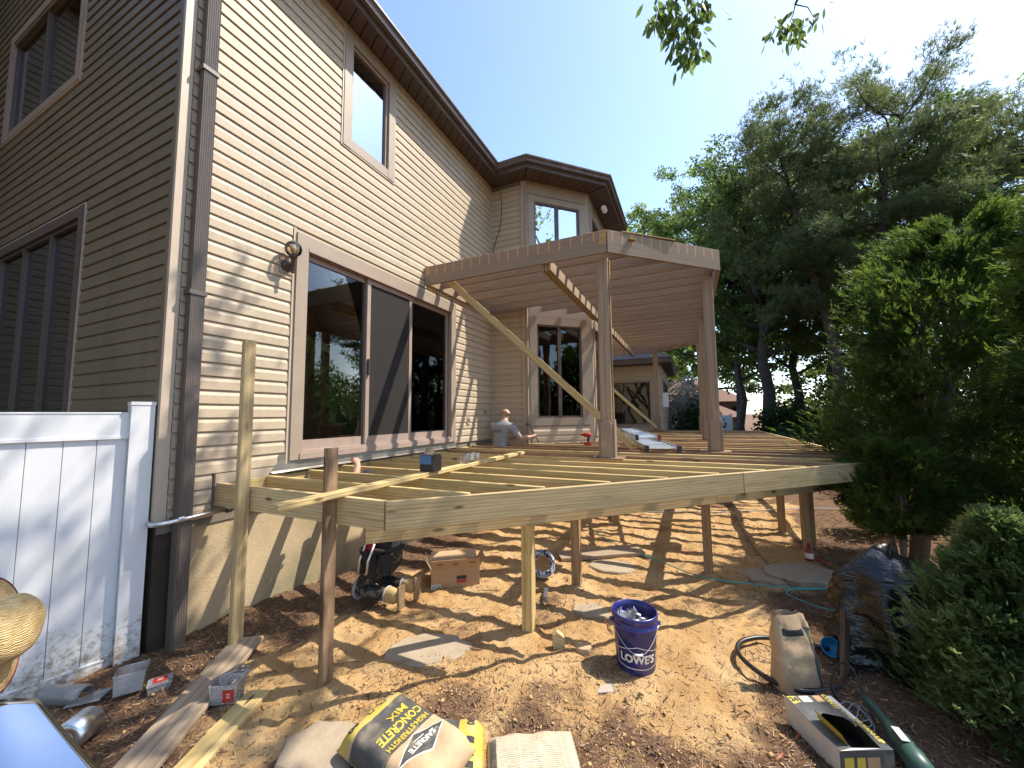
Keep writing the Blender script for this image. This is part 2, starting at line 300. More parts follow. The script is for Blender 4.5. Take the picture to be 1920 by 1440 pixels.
def plastic_mat():
    m, t, b, o, N, L = new_mat('clear_plastic'); t.nodes.remove(b)
    tr = N('ShaderNodeBsdfTransparent'); tr.inputs[0].default_value = (.97, .97, .98, 1); df = N('ShaderNodeBsdfDiffuse'); df.inputs[0].default_value = (.8, .81, .82, 1); gl = N('ShaderNodeBsdfGlossy'); gl.inputs['Roughness'].default_value = .12
    m1 = N('ShaderNodeMixShader'); m1.inputs[0].default_value = .24; L(tr.outputs[0], m1.inputs[1]); L(df.outputs[0], m1.inputs[2]); fr = N('ShaderNodeFresnel'); fr.inputs[0].default_value = 1.35; m2 = N('ShaderNodeMixShader'); L(fr.outputs[0], m2.inputs[0]); L(m1.outputs[0], m2.inputs[1]); L(gl.outputs[0], m2.inputs[2]); L(m2.outputs[0], o.inputs[0])
plastic_mat()
wood('lumber_new', (.43, .295, .105), (.66, .50, .235), stain=((.40, .31, .13), .6))
wood('lumber_green', (.42, .295, .135), (.63, .48, .26), stain=((.37, .30, .15), .58))
wood('lumber_old', (.20, .11, .06), (.40, .25, .145), stain=((.14, .10, .07), .58))
wood('lumber_brown', (.17, .105, .06), (.34, .225, .135), stain=((.10, .06, .035), .52))
wood('post_brown', (.26, .165, .09), (.41, .275, .155), knots=False)
wood('brace_yellow', (.42, .29, .115), (.66, .50, .24))
wood('paint_brown', (.30, .22, .15), (.385, .29, .20), knots=False, stain=((.41, .30, .20), .63), rnd=.07)
wood('paint_marked', (.28, .205, .14), (.36, .27, .19), knots=False, marks=.147, rnd=.02)
wood('bare_end', (.34, .19, .07), (.52, .33, .15), knots=False)
plain('paint_plain', (.30, .215, .15), .6, .1, 6, .1, 40, rnd=.06, dirt=((.38, .27, .17), .62, 6))
plain('sheet_metal', (.55, .62, .72), .13, .1, 3, .03, 4, metal=1)
wood('plank_grey', (.24, .175, .12), (.36, .28, .20), knots=False, stain=((.17, .12, .08), .6))
# ------------------------------------------------------------------ ground: one sheet, fine near the house, out to the horizon
def ground():
    def axis(a, b, step, far, grow):
        c = list(np.arange(a, b + 1e-6, step)); s = step; lo = a; hi = b; L = []; H = []
        while hi < far: s *= grow; hi += s; H.append(hi)
        s = step
        while lo > -far: s *= grow; lo -= s; L.append(lo)
        return np.array(L[::-1] + c + H)
    xs = axis(-1.2, 6.6, .032, 900, 1.18); ys = axis(-1.4, 7.5, .032, 900, 1.18)
    X, Y = np.meshgrid(xs, ys); Z = gh(X, Y)
    v = np.stack([X.ravel(), Y.ravel(), Z.ravel()], 1); nx = len(xs); ny = len(ys)
    i = np.arange(nx * ny).reshape(ny, nx); f = np.stack([i[:-1, :-1].ravel(), i[:-1, 1:].ravel(), i[1:, 1:].ravel(), i[1:, :-1].ravel()], 1)
    # bare sand under the deck, mulch round it: a colour attribute telling the kind of soil
    x, y = v[:, 0], v[:, 1]
    dl = np.maximum(0, 1.15 - x) + np.maximum(0, .2 - y) * .6
    dr = np.maximum(0, x + .25 * (3.6 - y) - 4.3)
    db = np.maximum(0, .95 - y) * .75 * (x > 1.6) + np.maximum(0, y - 5.2) * .35
    dn = np.maximum(0, .6 - (y - .42 * (x - 2.6))) * (x > 2.6) * .9
    mul = dl * .95 + dr * 1.5 + db * .55 + dn * .45 + (vnoise(x * 1.7, y * 1.7, 21) - .5) * .7 + (vnoise(x * 6, y * 6, 22) - .5) * .5
    mul = np.clip(mul * 1.15, 0, 1)
    o = np_obj('ground', v, f, 'soil', smooth=True); tag(o, kind='structure')
    a = o.data.color_attributes.new('mulch', 'FLOAT_COLOR', 'POINT'); a.data.foreach_set('color', np.stack([mul, mul, mul, np.ones_like(mul)], 1).astype(np.float32).ravel())
    return mul, v
def soil_mat():
    m, t, b, o, N, L = new_mat('soil'); tc = N('ShaderNodeTexCoord')
    def nz(s, d=6, r=.65): n = N('ShaderNodeTexNoise'); n.inputs['Scale'].default_value = s; n.inputs['Detail'].default_value = d; n.inputs['Roughness'].default_value = r; L(tc.outputs['Object'], n.inputs['Vector']); return n
    n1 = nz(2.2); n2 = nz(46, 5, .7); n3 = nz(150, 3)
    rs = ramp(N, [(.3, (.46, .265, .105)), (.5, (.62, .395, .18)), (.7, (.70, .495, .26))]); L(n1.outputs[0], rs.inputs[0])
    rm = ramp(N, [(.3, (.085, .046, .027)), (.5, (.185, .108, .063)), (.75, (.34, .22, .135))]); L(n2.outputs[0], rm.inputs[0])
    at = N('ShaderNodeAttribute', attribute_name='mulch')
    sp = ramp(N, [(.34, (0, 0, 0)), (.62, (1, 1, 1))])
    add = N('ShaderNodeMath', operation='MULTIPLY_ADD'); L(n2.outputs[0], add.inputs[0]); add.inputs[1].default_value = .85; sub = N('ShaderNodeMath', operation='SUBTRACT'); L(at.outputs['Fac'], sub.inputs[0]); sub.inputs[1].default_value = .42; L(sub.outputs[0], add.inputs[2]); L(add.outputs[0], sp.inputs[0])
    mx = N('ShaderNodeMixRGB'); L(sp.outputs[0], mx.inputs[0]); L(rs.outputs[0], mx.inputs[1]); L(rm.outputs[0], mx.inputs[2])
    gr = ramp(N, [(.3, (.62, .6, .58)), (.7, (1.1, 1.1, 1.1))]); L(n3.outputs[0], gr.inputs[0]); mu = N('ShaderNodeMixRGB', blend_type='MULTIPLY'); mu.inputs[0].default_value = .7; L(mx.outputs[0], mu.inputs[1]); L(gr.outputs[0], mu.inputs[2])
    L(mu.outputs[0], b.inputs['Base Color']); b.inputs['Roughness'].default_value = .95; b.inputs['Specular IOR Level'].default_value = .15
    ad = N('ShaderNodeMath', operation='MULTIPLY_ADD'); L(n2.outputs[0], ad.inputs[0]); ad.inputs[1].default_value = 1.6; L(n3.outputs[0], ad.inputs[2])
    bp = N('ShaderNodeBump'); bp.inputs['Strength'].default_value = .8; bp.inputs['Distance'].default_value = .02; L(ad.outputs[0], bp.inputs['Height']); L(bp.outputs[0], b.inputs['Normal'])
soil_mat(); MUL, GV = ground()
plain('chip_dark', (.105, .06, .037), .9, .5, 9); plain('chip_light', (.36, .24, .14), .9, .35, 9); plain('chip_red', (.22, .12, .068), .9, .35, 9)
def chips():
    # bark mulch and dry needles lying on the soil: thousands of thin slivers
    inside = (GV[:, 0] > -.1) & (GV[:, 0] < 6.4) & (GV[:, 1] > -1.2) & (GV[:, 1] < 7.2)
    idx = np.where(inside)[0]; p = (.17 + MUL[idx]) * np.clip(2.2 - .22 * np.hypot(GV[idx, 0] - 3.0, GV[idx, 1] + .6), .18, 2); p /= p.sum(); n = 62000
    c = GV[RNG.choice(idx, n, p=p)].copy(); c[:, :2] += RNG.uniform(-.03, .03, (n, 2)); c[:, 2] = gh(c[:, 0], c[:, 1]) + RNG.uniform(.001, .009, n)
    a = RNG.uniform(0, np.pi, n); l = RNG.uniform(.006, .026, n) * RNG.choice([1, 1, 1, 1.5], n); wd = RNG.uniform(.0012, .0042, n); tl = RNG.normal(0, .22, n)
    d = np.stack([np.cos(a) * l, np.sin(a) * l, tl * l], 1); e = np.stack([-np.sin(a) * wd, np.cos(a) * wd, RNG.normal(0, .4, n) * wd], 1)
    v = np.stack([c - d - e, c + d - e * .4, c + d + e * .4, c - d + e], 1).reshape(-1, 3)
    o = np_obj('mulch_chips', v, np.arange(4 * n).reshape(n, 4), ['chip_dark', 'chip_red', 'chip_light'], mi=RNG.choice(3, n, p=[.42, .36, .22]))
    tag(o, 'bark mulch chips and dry needles scattered over the sandy soil', 'mulch', kind='stuff')
chips()
def clods():
    # crumbs and clods of dug sand
    inside = (GV[:, 0] > .3) & (GV[:, 0] < 5.4) & (GV[:, 1] > -.6) & (GV[:, 1] < 6.0); idx = np.where(inside)[0]; p = np.clip(vnoise(GV[idx, 0] * 1.6, GV[idx, 1] * 1.6, 31) - .35, .02, 1) ** 2; p /= p.sum(); n = 9000
    c = GV[RNG.choice(idx, n, p=p)].copy(); c[:, :2] += RNG.uniform(-.02, .02, (n, 2)); r = np.minimum(.014, .0032 * np.exp(RNG.normal(0, .55, n))); c[:, 2] = gh(c[:, 0], c[:, 1]) + r * .35
    d = np.array([(1, 0, 0), (-1, 0, 0), (0, 1, 0), (0, -1, 0), (0, 0, 1), (0, 0, -1)], float)[None] * RNG.uniform(.7, 1.4, (n, 6, 1)) + RNG.normal(0, .2, (n, 6, 3)); v = (c[:, None] + d * r[:, None, None] * np.array([1.2, 1.2, .8])).reshape(-1, 3)
    t = np.array([(0, 2, 4), (2, 1, 4), (1, 3, 4), (3, 0, 4), (2, 0, 5), (1, 2, 5), (3, 1, 5), (0, 3, 5)]); f = (np.arange(n)[:, None, None] * 6 + t[None]).reshape(-1, 3); o = np_obj('sand_clods', v, f, 'sand_clod', smooth=True); tag(o, 'crumbs and clods of dug sand on the bare soil', 'sand', kind='stuff')
plain('sand_clod', (.50, .295, .125), .95, .2, 12)
clods()

# ------------------------------------------------------------------ house
plain('corner_dark', (.045, .03, .02), .9, .3, 8)
house = thing('house', 'two storey house with tan lap siding, brown trim and a bay', 'house', (0, 0, 0))
EXP = .1143
def wall_part(a, b, z0, z1, holes=(), th=.16):
    """a sheathing wall from plan point a to b with rectangular holes (u0,u1,z0,z1); outside is to the right of a->b"""
    a = Vector((*a, 0)); b = Vector((*b, 0)); L = (b - a).length; u = (b - a) / L; n = Vector((u.y, -u.x, 0)); m = MB()
    us = sorted({0, L, *[h[0] for h in holes], *[h[1] for h in holes]}); zs = sorted({z0, z1, *[h[2] for h in holes], *[h[3] for h in holes]})
    us = [q for q in us if 0 <= q <= L]; zs = [q for q in zs if z0 <= q <= z1]
    for i in range(len(us) - 1):
        for j in range(len(zs) - 1):
            uc, zc = (us[i] + us[i + 1]) / 2, (zs[j] + zs[j + 1]) / 2
            if any(h[0] < uc < h[1] and h[2] < zc < h[3] for h in holes): continue
            c = a + u * uc - n * (th / 2 + .002); m.obox((c.x, c.y, zc), u, n, (0, 0, 1), (us[i + 1] - us[i]) / 2, th / 2, (zs[j + 1] - zs[j]) / 2)
    return m.build('wall', 'sheathing', house)
_sb = {}
def siding(wall, a, b, z0, z1, holes=(), mat='siding', top=None, merged=False):
    """courses of Dutch lap siding, one board each, cut at openings"""
    a = Vector((*a, 0)); b = Vector((*b, 0)); L = (b - a).length; u = (b - a) / L; n = Vector((u.y, -u.x, 0)); k = 0; z = z0; e = EXP; big = MB()
    while z < z1 - .02:
        h = min(e, z1 - z); segs = [(0, L)]
        if top: segs = [(max(0, top(z + h)[0]), min(L, top(z + h)[1]))]
        for (u0, u1, q0, q1) in holes:
            if q0 < z + h * .55 and q1 > z + h * .45:
                segs = [s for x0, x1 in segs for s in ((x0, min(x1, u0)), (max(x0, u1), x1)) if s[1] - s[0] > .02]
        if merged:   # out of sight from the yard: one panel
            for x0, x1 in segs:
                pr = [(.0, 0), (.020, 0), (.0205, .62 * h), (.0045, h), (0, h)]; big.extr([a + u * x0 + n * p + Vector((0, 0, z + q)) for p, q in pr], u * (x1 - x0))
            z += e; continue
        out = []
        for x0, x1 in segs:   # lap seams, staggered from course to course
            if x1 - x0 > 2.6: c = x0 + (x1 - x0) * (.22 + .56 * random.random()); out += [(x0, round(c, 3), 0), (round(c - .03, 3), x1, 1)]
            else: out.append((x0, x1, 0))
        for x0, x1, lap in out:
            if x1 - x0 < .02: continue
            key = (round(x1 - x0, 3), round(h, 4), mat)
            if key not in _sb:
                pr = [(0, 0), (.0175, 0), (.019, .004), (.018, .62 * e), (.0075, .86 * e), (.0045, e), (0, e)]
                pr = [(p, q) for p, q in pr if q <= h + 1e-6] + ([(0.008, h), (0, h)] if h < e - 1e-3 else [])
                m = MB(); m.extr([(0, p, q) for p, q in pr], (x1 - x0, 0, 0)); _sb[key] = m.mesh('siding_board', mat)
            p = a + u * x0 + n * (.0016 * lap); Mx = Matrix(((u.x, n.x, 0, p.x), (u.y, n.y, 0, p.y), (0, 0, 1, z + random.uniform(-.0015, .0015)), (0, 0, 0, 1)))
            attach(bpy.data.objects.new('siding_board', _sb[key]), wall, Mx)
        z += e
    if merged: tag(big.build('siding_panel', mat, wall), kind='stuff')
def ufr(a, b):
    a = Vector((*a, 0)); b = Vector((*b, 0)); u = (b - a).normalized(); return a, u, Vector((u.y, -u.x, 0))
def room(parent, a, b, u0, u1, z0, z1, depth, mat='room_dark', name='room'):
    a, u, n = ufr(a, b); m = MB(); d = -n * depth; P = lambda uu, zz, dd: a + u * uu + n * (-.02) + d * dd + Vector((0, 0, zz))
    vs = [P(u0, z0, 0), P(u1, z0, 0), P(u1, z1, 0), P(u0, z1, 0), P(u0, z0, 1), P(u1, z0, 1), P(u1, z1, 1), P(u0, z1, 1)]
    m.add(vs, [(4, 5, 6, 7), (0, 1, 5, 4), (1, 2, 6, 5), (2, 3, 7, 6), (3, 0, 4, 7)]); return m.build(name, mat, parent)
def window(a, b, u0, u1, z0, z1, trim=.11, splits=(.5,), gl='glass_window', trimmat='trim', sash='sash', depth=.7, prou=.035, jch='trim_light', sill=True, roommat='room_dark'):
    """window: casing boards, sash frame, mullions and a pane for each light; returns the window part"""
    A, u, n = ufr(a, b); up = Vector((0, 0, 1))
    P = lambda uu, zz, dd: A + u * uu + n * dd + up * zz
    m = MB()   # casing round the opening
    for (x0, x1, q0, q1, pr) in ((u0, u0 + trim, z0, z1, prou), (u1 - trim, u1, z0, z1, prou), (u0 + trim, u1 - trim, z1 - trim, z1, prou - .003), (u0 + trim, u1 - trim, z0, z0 + trim, prou - .003)):
        m.obox(P((x0 + x1) / 2, (q0 + q1) / 2, pr / 2 - .02), u, n, up, (x1 - x0) / 2, (pr + .04) / 2, (q1 - q0) / 2)
    win = m.build('window', trimmat, house)
    if jch:
        m = MB()
        for (x0, x1, q0, q1) in ((u0 - .022, u0 - .001, z0 - .02, z1 + .02), (u1 + .001, u1 + .022, z0 - .02, z1 + .02), (u0 - .001, u1 + .001, z1 + .001, z1 + .022), (u0 - .001, u1 + .001, z0 - .022, z0 - .001)):
            m.obox(P((x0 + x1) / 2, (q0 + q1) / 2, .011), u, n, up, (x1 - x0) / 2, .0155, (q1 - q0) / 2)
        m.build('edge_channel', jch, win)
    i0, i1, q0, q1 = u0 + trim, u1 - trim, z0 + trim, z1 - trim; fw = .035
    cuts = [i0] + [i0 + (i1 - i0) * s for s in splits] + [i1]
    for c0, c1 in zip(cuts[:-1], cuts[1:]):
        m = MB()
        for (x0, x1, r0, r1) in ((c0 + .002, c0 + fw, q0 + .002, q1 - .002), (c1 - fw, c1 - .002, q0 + .002, q1 - .002), (c0 + fw, c1 - fw, q0 + .002, q0 + fw), (c0 + fw, c1 - fw, q1 - fw, q1 - .002)):
            m.obox(P((x0 + x1) / 2, (r0 + r1) / 2, -.02), u, n, up, (x1 - x0) / 2, .024, (r1 - r0) / 2)
        m.build('sash', sash, win)
        m = MB(); m.obox(P((c0 + c1) / 2, (q0 + q1) / 2, -.03), u, n, up, (c1 - c0) / 2 - fw + .004, .003, (q1 - q0) / 2 - fw + .004); m.build('pane', gl, win)
    room(win, a, b, i0 - .05, i1 + .05, q0 - .05, q1 + .05, depth, roommat)
    return win

WL = ((-9, -.09), (0, -.09)); WR = ((0, -.09), (0, 5.21)); B1 = ((0, 5.21), (.73, 5.21)); B2 = ((.73, 5.21), (1.79, 6.27)); B3 = ((1.79, 6.27), (1.79, 8.23)); B4 = ((1.79, 8.23), (.73, 9.29)); B5 = ((.73, 9.29), (0, 9.29)); WR2 = ((0, 9.29), (0, 12.8))
y0 = .09   # u on WR = Y + .09
DOOR = (.90 + y0, 3.82 + y0, 1.335, 3.64); UPW = (1.43 + y0, 2.29 + y0, 4.96, 6.44)
LW1 = (9 - 4.85, 9 - 1.62, 1.25, 3.82); LW2 = (9 - 4.3, 9 - 2.03, 5.28, 6.75)
wl = wall_part(*WL, .9, 6.62, [LW1, LW2]); siding(wl, (-9, -.09), (-.05, -.09), 1.02, 6.6, [LW1, LW2], 'siding_shaded_dirty')
# gable above the left wall
m = MB(); m.extr([(-9, .06, 6.62), (0, .06, 6.62), (-4.5, .06, 8.6)], (0, -.14, 0)); gb = m.build('gable_wall', 'sheathing', house)
siding(gb, (-9, -.09), (0, -.09), 6.62, 8.4, (), 'siding_shaded_dirty', top=lambda z: ((z - 6.62) / 1.98 * 4.5, 9 - (z - 6.62) / 1.98 * 4.5), merged=True)
wr = wall_part(*WR, .9, 6.62, [DOOR, UPW])
siding(wr, (0, -.04), (0, 5.19), 1.30, 6.50, [(DOOR[0] - .05, DOOR[1] - .05, DOOR[2] - .2, DOOR[3]), (UPW[0] - .05, UPW[1] - .05, UPW[2], 9)])
siding(wr, (0, -.04), (0, .25), 1.30 - 3 * EXP, 1.30)
for bb, ww in ((B1, None), (B5, None)):
    q = wall_part(*bb, .0, 6.62); a_, b_ = bb
    siding(q, (a_[0] + (.03 if bb is B1 else 0), a_[1]), (b_[0] - (.0), b_[1]), 1.08, 6.40, merged=bb is B5)
LB = Vector((1.06, 1.06, 0)).length
BW_L = (.10, LB - .10, 1.55, 3.70); BW_U = (.10, LB - .10, 4.62, 6.22)
q2 = wall_part(*B2, 0, 6.62, [BW_L, BW_U]); q3 = wall_part(*B3, 0, 6.62, [(.12, 1.84, 1.3, 3.70), (.12, 1.84, 4.62, 6.22)]); q4 = wall_part(*B4, 0, 6.62)
siding(q4, *B4, 1.08, 6.4, merged=True)
# flat brown cladding on the chamfer facet and the bay front
def clad(bb, rects, nm='facing_board', mat='trim', pr=.012):
    A, u, n = ufr(*bb)
    for (x0, x1, r0, r1) in rects:
        m = MB(); c = A + u * ((x0 + x1) / 2) + n * (pr / 2 + .002); m.obox((c.x, c.y, (r0 + r1) / 2), u, n, (0, 0, 1), (x1 - x0) / 2, pr / 2, (r1 - r0) / 2); m.build(nm, mat, house)
clad(B2, [(0, .098, 1.1, 6.62), (LB - .098, LB, 1.1, 6.62), (.1, LB - .1, 3.705, 4.61), (.1, LB - .1, 6.235, 6.61), (.1, LB - .1, 1.12, 1.535)])
siding(q2, (.73 + .12 * .707 + .015, 5.21 + .12 * .707 - .015), (1.79 - .12 * .707 + .015, 6.27 - .12 * .707 - .015), 1.14, 1.14 + 3 * EXP)
clad(B3, [(0, .118, 1.1, 6.62), (1.842, 1.96, 1.1, 6.62), (.12, 1.84, 3.705, 4.61), (.12, 1.84, 6.235, 6.61), (.12, 1.84, 1.12, 1.28)])
w2 = wall_part(*WR2, .9, 6.62); siding(w2, *WR2, 1.3, 6.5, merged=True)
# corner trim
m = MB(); m.box((-.055, -.125, 1.0), (-.001, -.088, 6.6)); m.build('corner_trim', 'siding_shaded_dirty', house)  # side face takes the darkened siding: shade put into its colour
m = MB(); m.box((-.0005, -.126, 1.0), (.034, -.052, 6.6)); m.build('corner_trim', 'trim_light', house)
m = MB(); m.box((.001, 5.175, 1.1), (.03, 5.209, 6.55)); m.box((.03, 5.18, 1.1), (.035, 5.209, 6.55)); m.build('corner_trim', 'trim_light', house)
m = MB(); m.box((.70, 5.165, 1.1), (.735, 5.209, 6.45)); m.build('corner_trim', 'trim_light', house)
m = MB(); m.box((.736, 5.17, 1.1), (.80, 5.208, 6.45)); m.build('corner_trim', 'trim', house)
# foundation
m = MB(); m.box((-9, -.06, -.5), (-.02, .1, 1.05)); m.box((-.2, -.06, -.5), (-.015, 5.2, 1.26)); m.box((-.2, 5.23, -.5), (.7, 5.4, 1.1)); m.build('foundation', 'stucco', house)
m = MB(); m.box((-.1, -.10, -.3), (-.004, .025, 1.0)); m.build('corner_shade', 'corner_dark', house)  # added dark slab: shade at the foundation corner put in as colour
window(*WL, *LW1, trim=.10, splits=(.25, .5, .75), gl='glass_dim', trimmat='sash', sash='sash', roommat='room_dark')
window(*WL, *LW2, trim=.09, splits=(.5,), gl='glass_window', trimmat='sash_tan', sash='sash')
window(*WR, UPW[0], UPW[1], UPW[2], UPW[3], trim=.115, splits=(), gl='glass_blue', sash='sash_tan')
window(*B2, *BW_L, trim=.15, splits=(.5,), gl='glass_shade', jch=None, sash='sash', prou=.02)
window(*B2, *BW_U, trim=.13, splits=(.5,), gl='glass_sky', jch=None, sash='sash', prou=.02)
window(*B3, .12, 1.84, 1.3, 3.70, trim=.12, splits=(.5,), gl='glass_shade', jch=None, prou=.03)
window(*B3, .12, 1.84, 4.62, 6.22, trim=.12, splits=(.5,), gl='glass_sky', jch=None, prou=.03)

# sliding patio door
def patio_door():
    Y0, Y1, z0, z1 = .90, 3.82, 1.335, 3.64; m = MB()
    m.box((-.02, Y0, z0), (.045, Y0 + .13, z1)); m.box((-.02, Y1 - .13, z0), (.045, Y1, z1)); m.box((-.02, Y0 + .13, z1 - .12), (.043, Y1 - .13, z1))
    d = m.build('patio_door', 'trim', house)
    m = MB(); m.box((0, Y0 - .03, z0 - .05), (.028, Y0 - .001, z1 + .04)); m.box((0, Y1 + .001, z0 - .05), (.028, Y1 + .03, z1 + .02)); m.box((0, Y0 - .001, z1 + .001), (.03, Y1 + .001, z1 + .03)); m.build('edge_channel', 'trim_light', d)
    m = MB(); m.box((-.1, Y0 + .13, z1 - .16), (.05, Y1 - .13, z1 - .121)); m.build('head_track', 'sash_tan', d)
    m = MB(); m.box((-.1, Y0 + .10, z0 + .0), (.055, Y1 - .10, z0 + .06)); m.box((-.09, Y0 + .13, z0 + .06), (.03, Y1 - .13, z0 + .085)); m.build('sill', 'sash_tan', d)
    zb, zt = z0 + .085, z1 - .165
    for (a, b, x, mt, nm) in ((1.03, 1.93, -.045, 'sash_tan', 'fixed_panel'), (1.885, 2.735, -.012, 'sash_tan', 'sliding_panel'), (2.70, 3.69, -.045, 'sash_tan', 'fixed_panel')):
        sw = .055; m = MB()
        for (p, q, r, s) in ((a, a + sw, zb, zt), (b - sw, b, zb, zt), (a + sw, b - sw, zb, zb + .10), (a + sw, b - sw, zt - sw, zt)):
            m.box((x - .016, p, r), (x + .016, q, s))
        pn = m.build(nm, mt, d)
        m = MB(); m.box((x - .004, a + sw - .003, zb + .097), (x + .002, b - sw + .003, zt - sw + .003)); m.build('pane', 'glass_door', pn)
        if nm == 'sliding_panel':
            m = MB(); m.box((x + .006, a + sw - .003, zb + .097), (x + .008, b - sw + .003, zt - sw + .003)); m.build('insect_screen', 'insect_screen', pn)
            m = MB(); m.box((x + .017, a + .012, 2.26), (x + .045, a + .04, 2.46)); m.build('handle', 'dark_metal', pn)
    for a in (1.965, 1.985): pass
    m = MB(); m.box((-.06, 1.86, zb), (-.028, 1.885, zt)); m.build('meeting_stile', 'sash', d)
    room(d, (0, 0), (0, 5), Y0 + .05, Y1 - .05, z0 - .02, z1 - .05, 3.2, 'room_wall')
    m = MB(); m.extr([(.01, 3.0, 1.42), (.05, 3.0, 1.42), (.05, 3.0, 1.42)], (0, .01, 0))
    # lead coloured flashing under the door
    m = MB(); m.add([(.022, .80, 1.40), (.022, 3.86, 1.40), (.024, 3.86, 1.335), (.024, .80, 1.335), (.035, .72, 1.25), (.035, 3.92, 1.25), (.075, .72, 1.236), (.075, 3.92, 1.236)], [(3, 2, 1, 0), (4, 5, 2, 3), (6, 7, 5, 4)])
    m.build('flashing', 'flashing', d)
patio_door()
# curtain inside, one narrow strip drawn aside
def curtain():
    m = MB(); m.grid(lambda s, t: (-.22 + .03 * math.sin(s * 25), 3.30 + .16 * s - .05 * t, 1.45 + 2.0 * t), 24, 4); o = m.build('curtain', 'curtain', None, True); tag(o, 'pale curtain hanging inside the patio door', 'curtain')
curtain()
# wood strip below the siding, left of the deck
m = MB(); m.box((.0, .27, 1.19), (.028, .88, 1.292)); m.build('skirt_board', 'trim_light', house)

# eaves: soffit panels, fascia, gutter, roof
EL = [(.30, -.55), (.30, 4.84), (1.05 - .09, 4.84), (2.20, 6.10), (2.20, 8.40), (.96, 9.66), (.30, 9.66), (.30, 13.2)]   # fascia line
def offs(path, d):
    out = []
    for i, p in enumerate(path):
        p = Vector(p); ns = []
        for j in (i - 1, i):
            if 0 <= j < len(path) - 1:
                e = (Vector(path[j + 1]) - Vector(path[j])).normalized(); ns.append(Vector((e.y, -e.x)))
        if len(ns) == 1: out.append(p + ns[0] * d)
        else: b = (ns[0] + ns[1]).normalized(); out.append(p + b * (d / max(.3, b.dot(ns[0]))))
    return out
def sweep(path, prof, mat, name, parent):
    rings = [offs(path, d) for d, z in prof]; n = len(path); k = len(prof); m = MB()
    vs = [(rings[j][i].x, rings[j][i].y, prof[j][1]) for i in range(n) for j in range(k)]
    fs = [(i * k + j, i * k + (j + 1) % k, (i + 1) * k + (j + 1) % k, (i + 1) * k + j) for i in range(n - 1) for j in range(k)]
    fs += [tuple(range(k))[::-1], tuple((n - 1) * k + j for j in range(k))]
    m.add(vs, fs); return m.build(name, mat, parent)
ZS = 6.50
sweep(EL, [(0, ZS - .035), (.022, ZS - .035), (.022, ZS + .17), (0, ZS + .17)], 'gutter', 'fascia', house)
gt = sweep(EL, [(.024, ZS + .045), (.095, ZS + .045), (.105, ZS + .09), (.135, ZS + .125), (.135, ZS + .15), (.125, ZS + .15), (.12, ZS + .13), (.09, ZS + .09), (.085, ZS + .055), (.024, ZS + .055)], 'gutter', 'gutter', house)
sweep(EL, [(-.02, ZS + .16), (.05, ZS + .172), (.05, ZS + .19), (-.02, ZS + .19)], 'shingle', 'drip_edge', house)
sof = None
def soffit_strip(p_in0, p_in1, p_out0, p_out1, step=.168):
    global sof
    p_in0, p_in1, p_out0, p_out1 = [Vector(p) for p in (p_in0, p_in1, p_out0, p_out1)]
    L = (p_out1 - p_out0).length; n = max(1, round(L / step))
    if sof is None:
        m = MB(); m.box((-.02, -.5, ZS + .06), (.28, 4.8, ZS + .07)); sof = m.build('soffit', 'soffit', house)
    for i in range(n):
        a, b = i / n, (i + 1) / n; g = .012 / L
        q = [p_in0.lerp(p_in1, a + g), p_in0.lerp(p_in1, b), p_out0.lerp(p_out1, b), p_out0.lerp(p_out1, a + g)]; zz = ZS - .012
        m = MB(); m.extr([(p.x, p.y, zz) for p in q], (0, 0, .02)); m.build('soffit_panel', 'soffit', sof)
soffit_strip((.002, -.5), (.002, 5.20), (.298, -.5), (.298, 4.86))
soffit_strip((.01, 5.19), (.735, 5.19), (.30, 4.86), (.955, 4.86)); soffit_strip((.745, 5.20), (1.80, 6.25), (.96, 4.87), (2.18, 6.10)); soffit_strip((1.81, 6.27), (1.81, 8.2), (2.19, 6.12), (2.19, 8.38))
m = MB(); m.box((.0, .35, ZS - .045), (.035, 5.18, ZS - .013)); m.box((.0, .35, ZS - .06), (.02, 5.18, ZS - .045)); m.build('soffit_channel', 'trim_light', house)
m = MB(); m.add([(.38, -.6, ZS + .175), (.38, 13.2, ZS + .175), (-4.5, 13.2, 8.85), (-4.5, -.6, 8.85), (-9.3, -.6, ZS + .3), (-9.3, 13.2, ZS + .3)], [(0, 1, 2, 3), (3, 2, 5, 4)])
m.add([(.3, 4.8, ZS + .18), (1.0, 4.76, ZS + .18), (2.27, 6.08, ZS + .18), (2.27, 8.42, ZS + .18), (1.0, 9.74, ZS + .18), (.3, 9.7, ZS + .18), (-1.6, 7.25, 7.45)], [(0, 1, 6), (1, 2, 6), (2, 3, 6), (3, 4, 6), (4, 5, 6)])
m.build('roof', 'shingle', house)
m = MB(); m.extr([(-9.3, -.5, ZS), (.3, -.5, ZS), (.3, -.5, ZS + .18), (-4.5, -.5, 8.85), (-9.3, -.5, ZS + .25)], (0, -.02, 0)); 
# downspout: ribbed rectangular pipe beside the corner
def downspout():
    x0, x1, ya, yb = .045, .115, -.015, .08; n = 6; m = MB(); prof = []
    for i in range(n * 2 + 1): prof.append((x1 - (.005 if i % 2 else 0), ya + (yb - ya) * i / (n * 2)))
    prof += [(x0, yb), (x0, ya)]
    m.extr([(x, y, .03) for x, y in prof], (0, 0, 6.42)); o = m.build('downspout', 'downspout', house)
    for z in (.98, 2.72, 4.6):
        m = MB(); m.box((.03, -.027, z), (.122, .092, z + .035)); m.build('strap', 'downspout', o)
    m = MB(); m.tube([(.08, .033, 6.42), (.16, .033, 6.48), (.30, .033, 6.52), (.36, .033, 6.56)], .05, 8); m.build('elbow', 'downspout', o)
downspout()
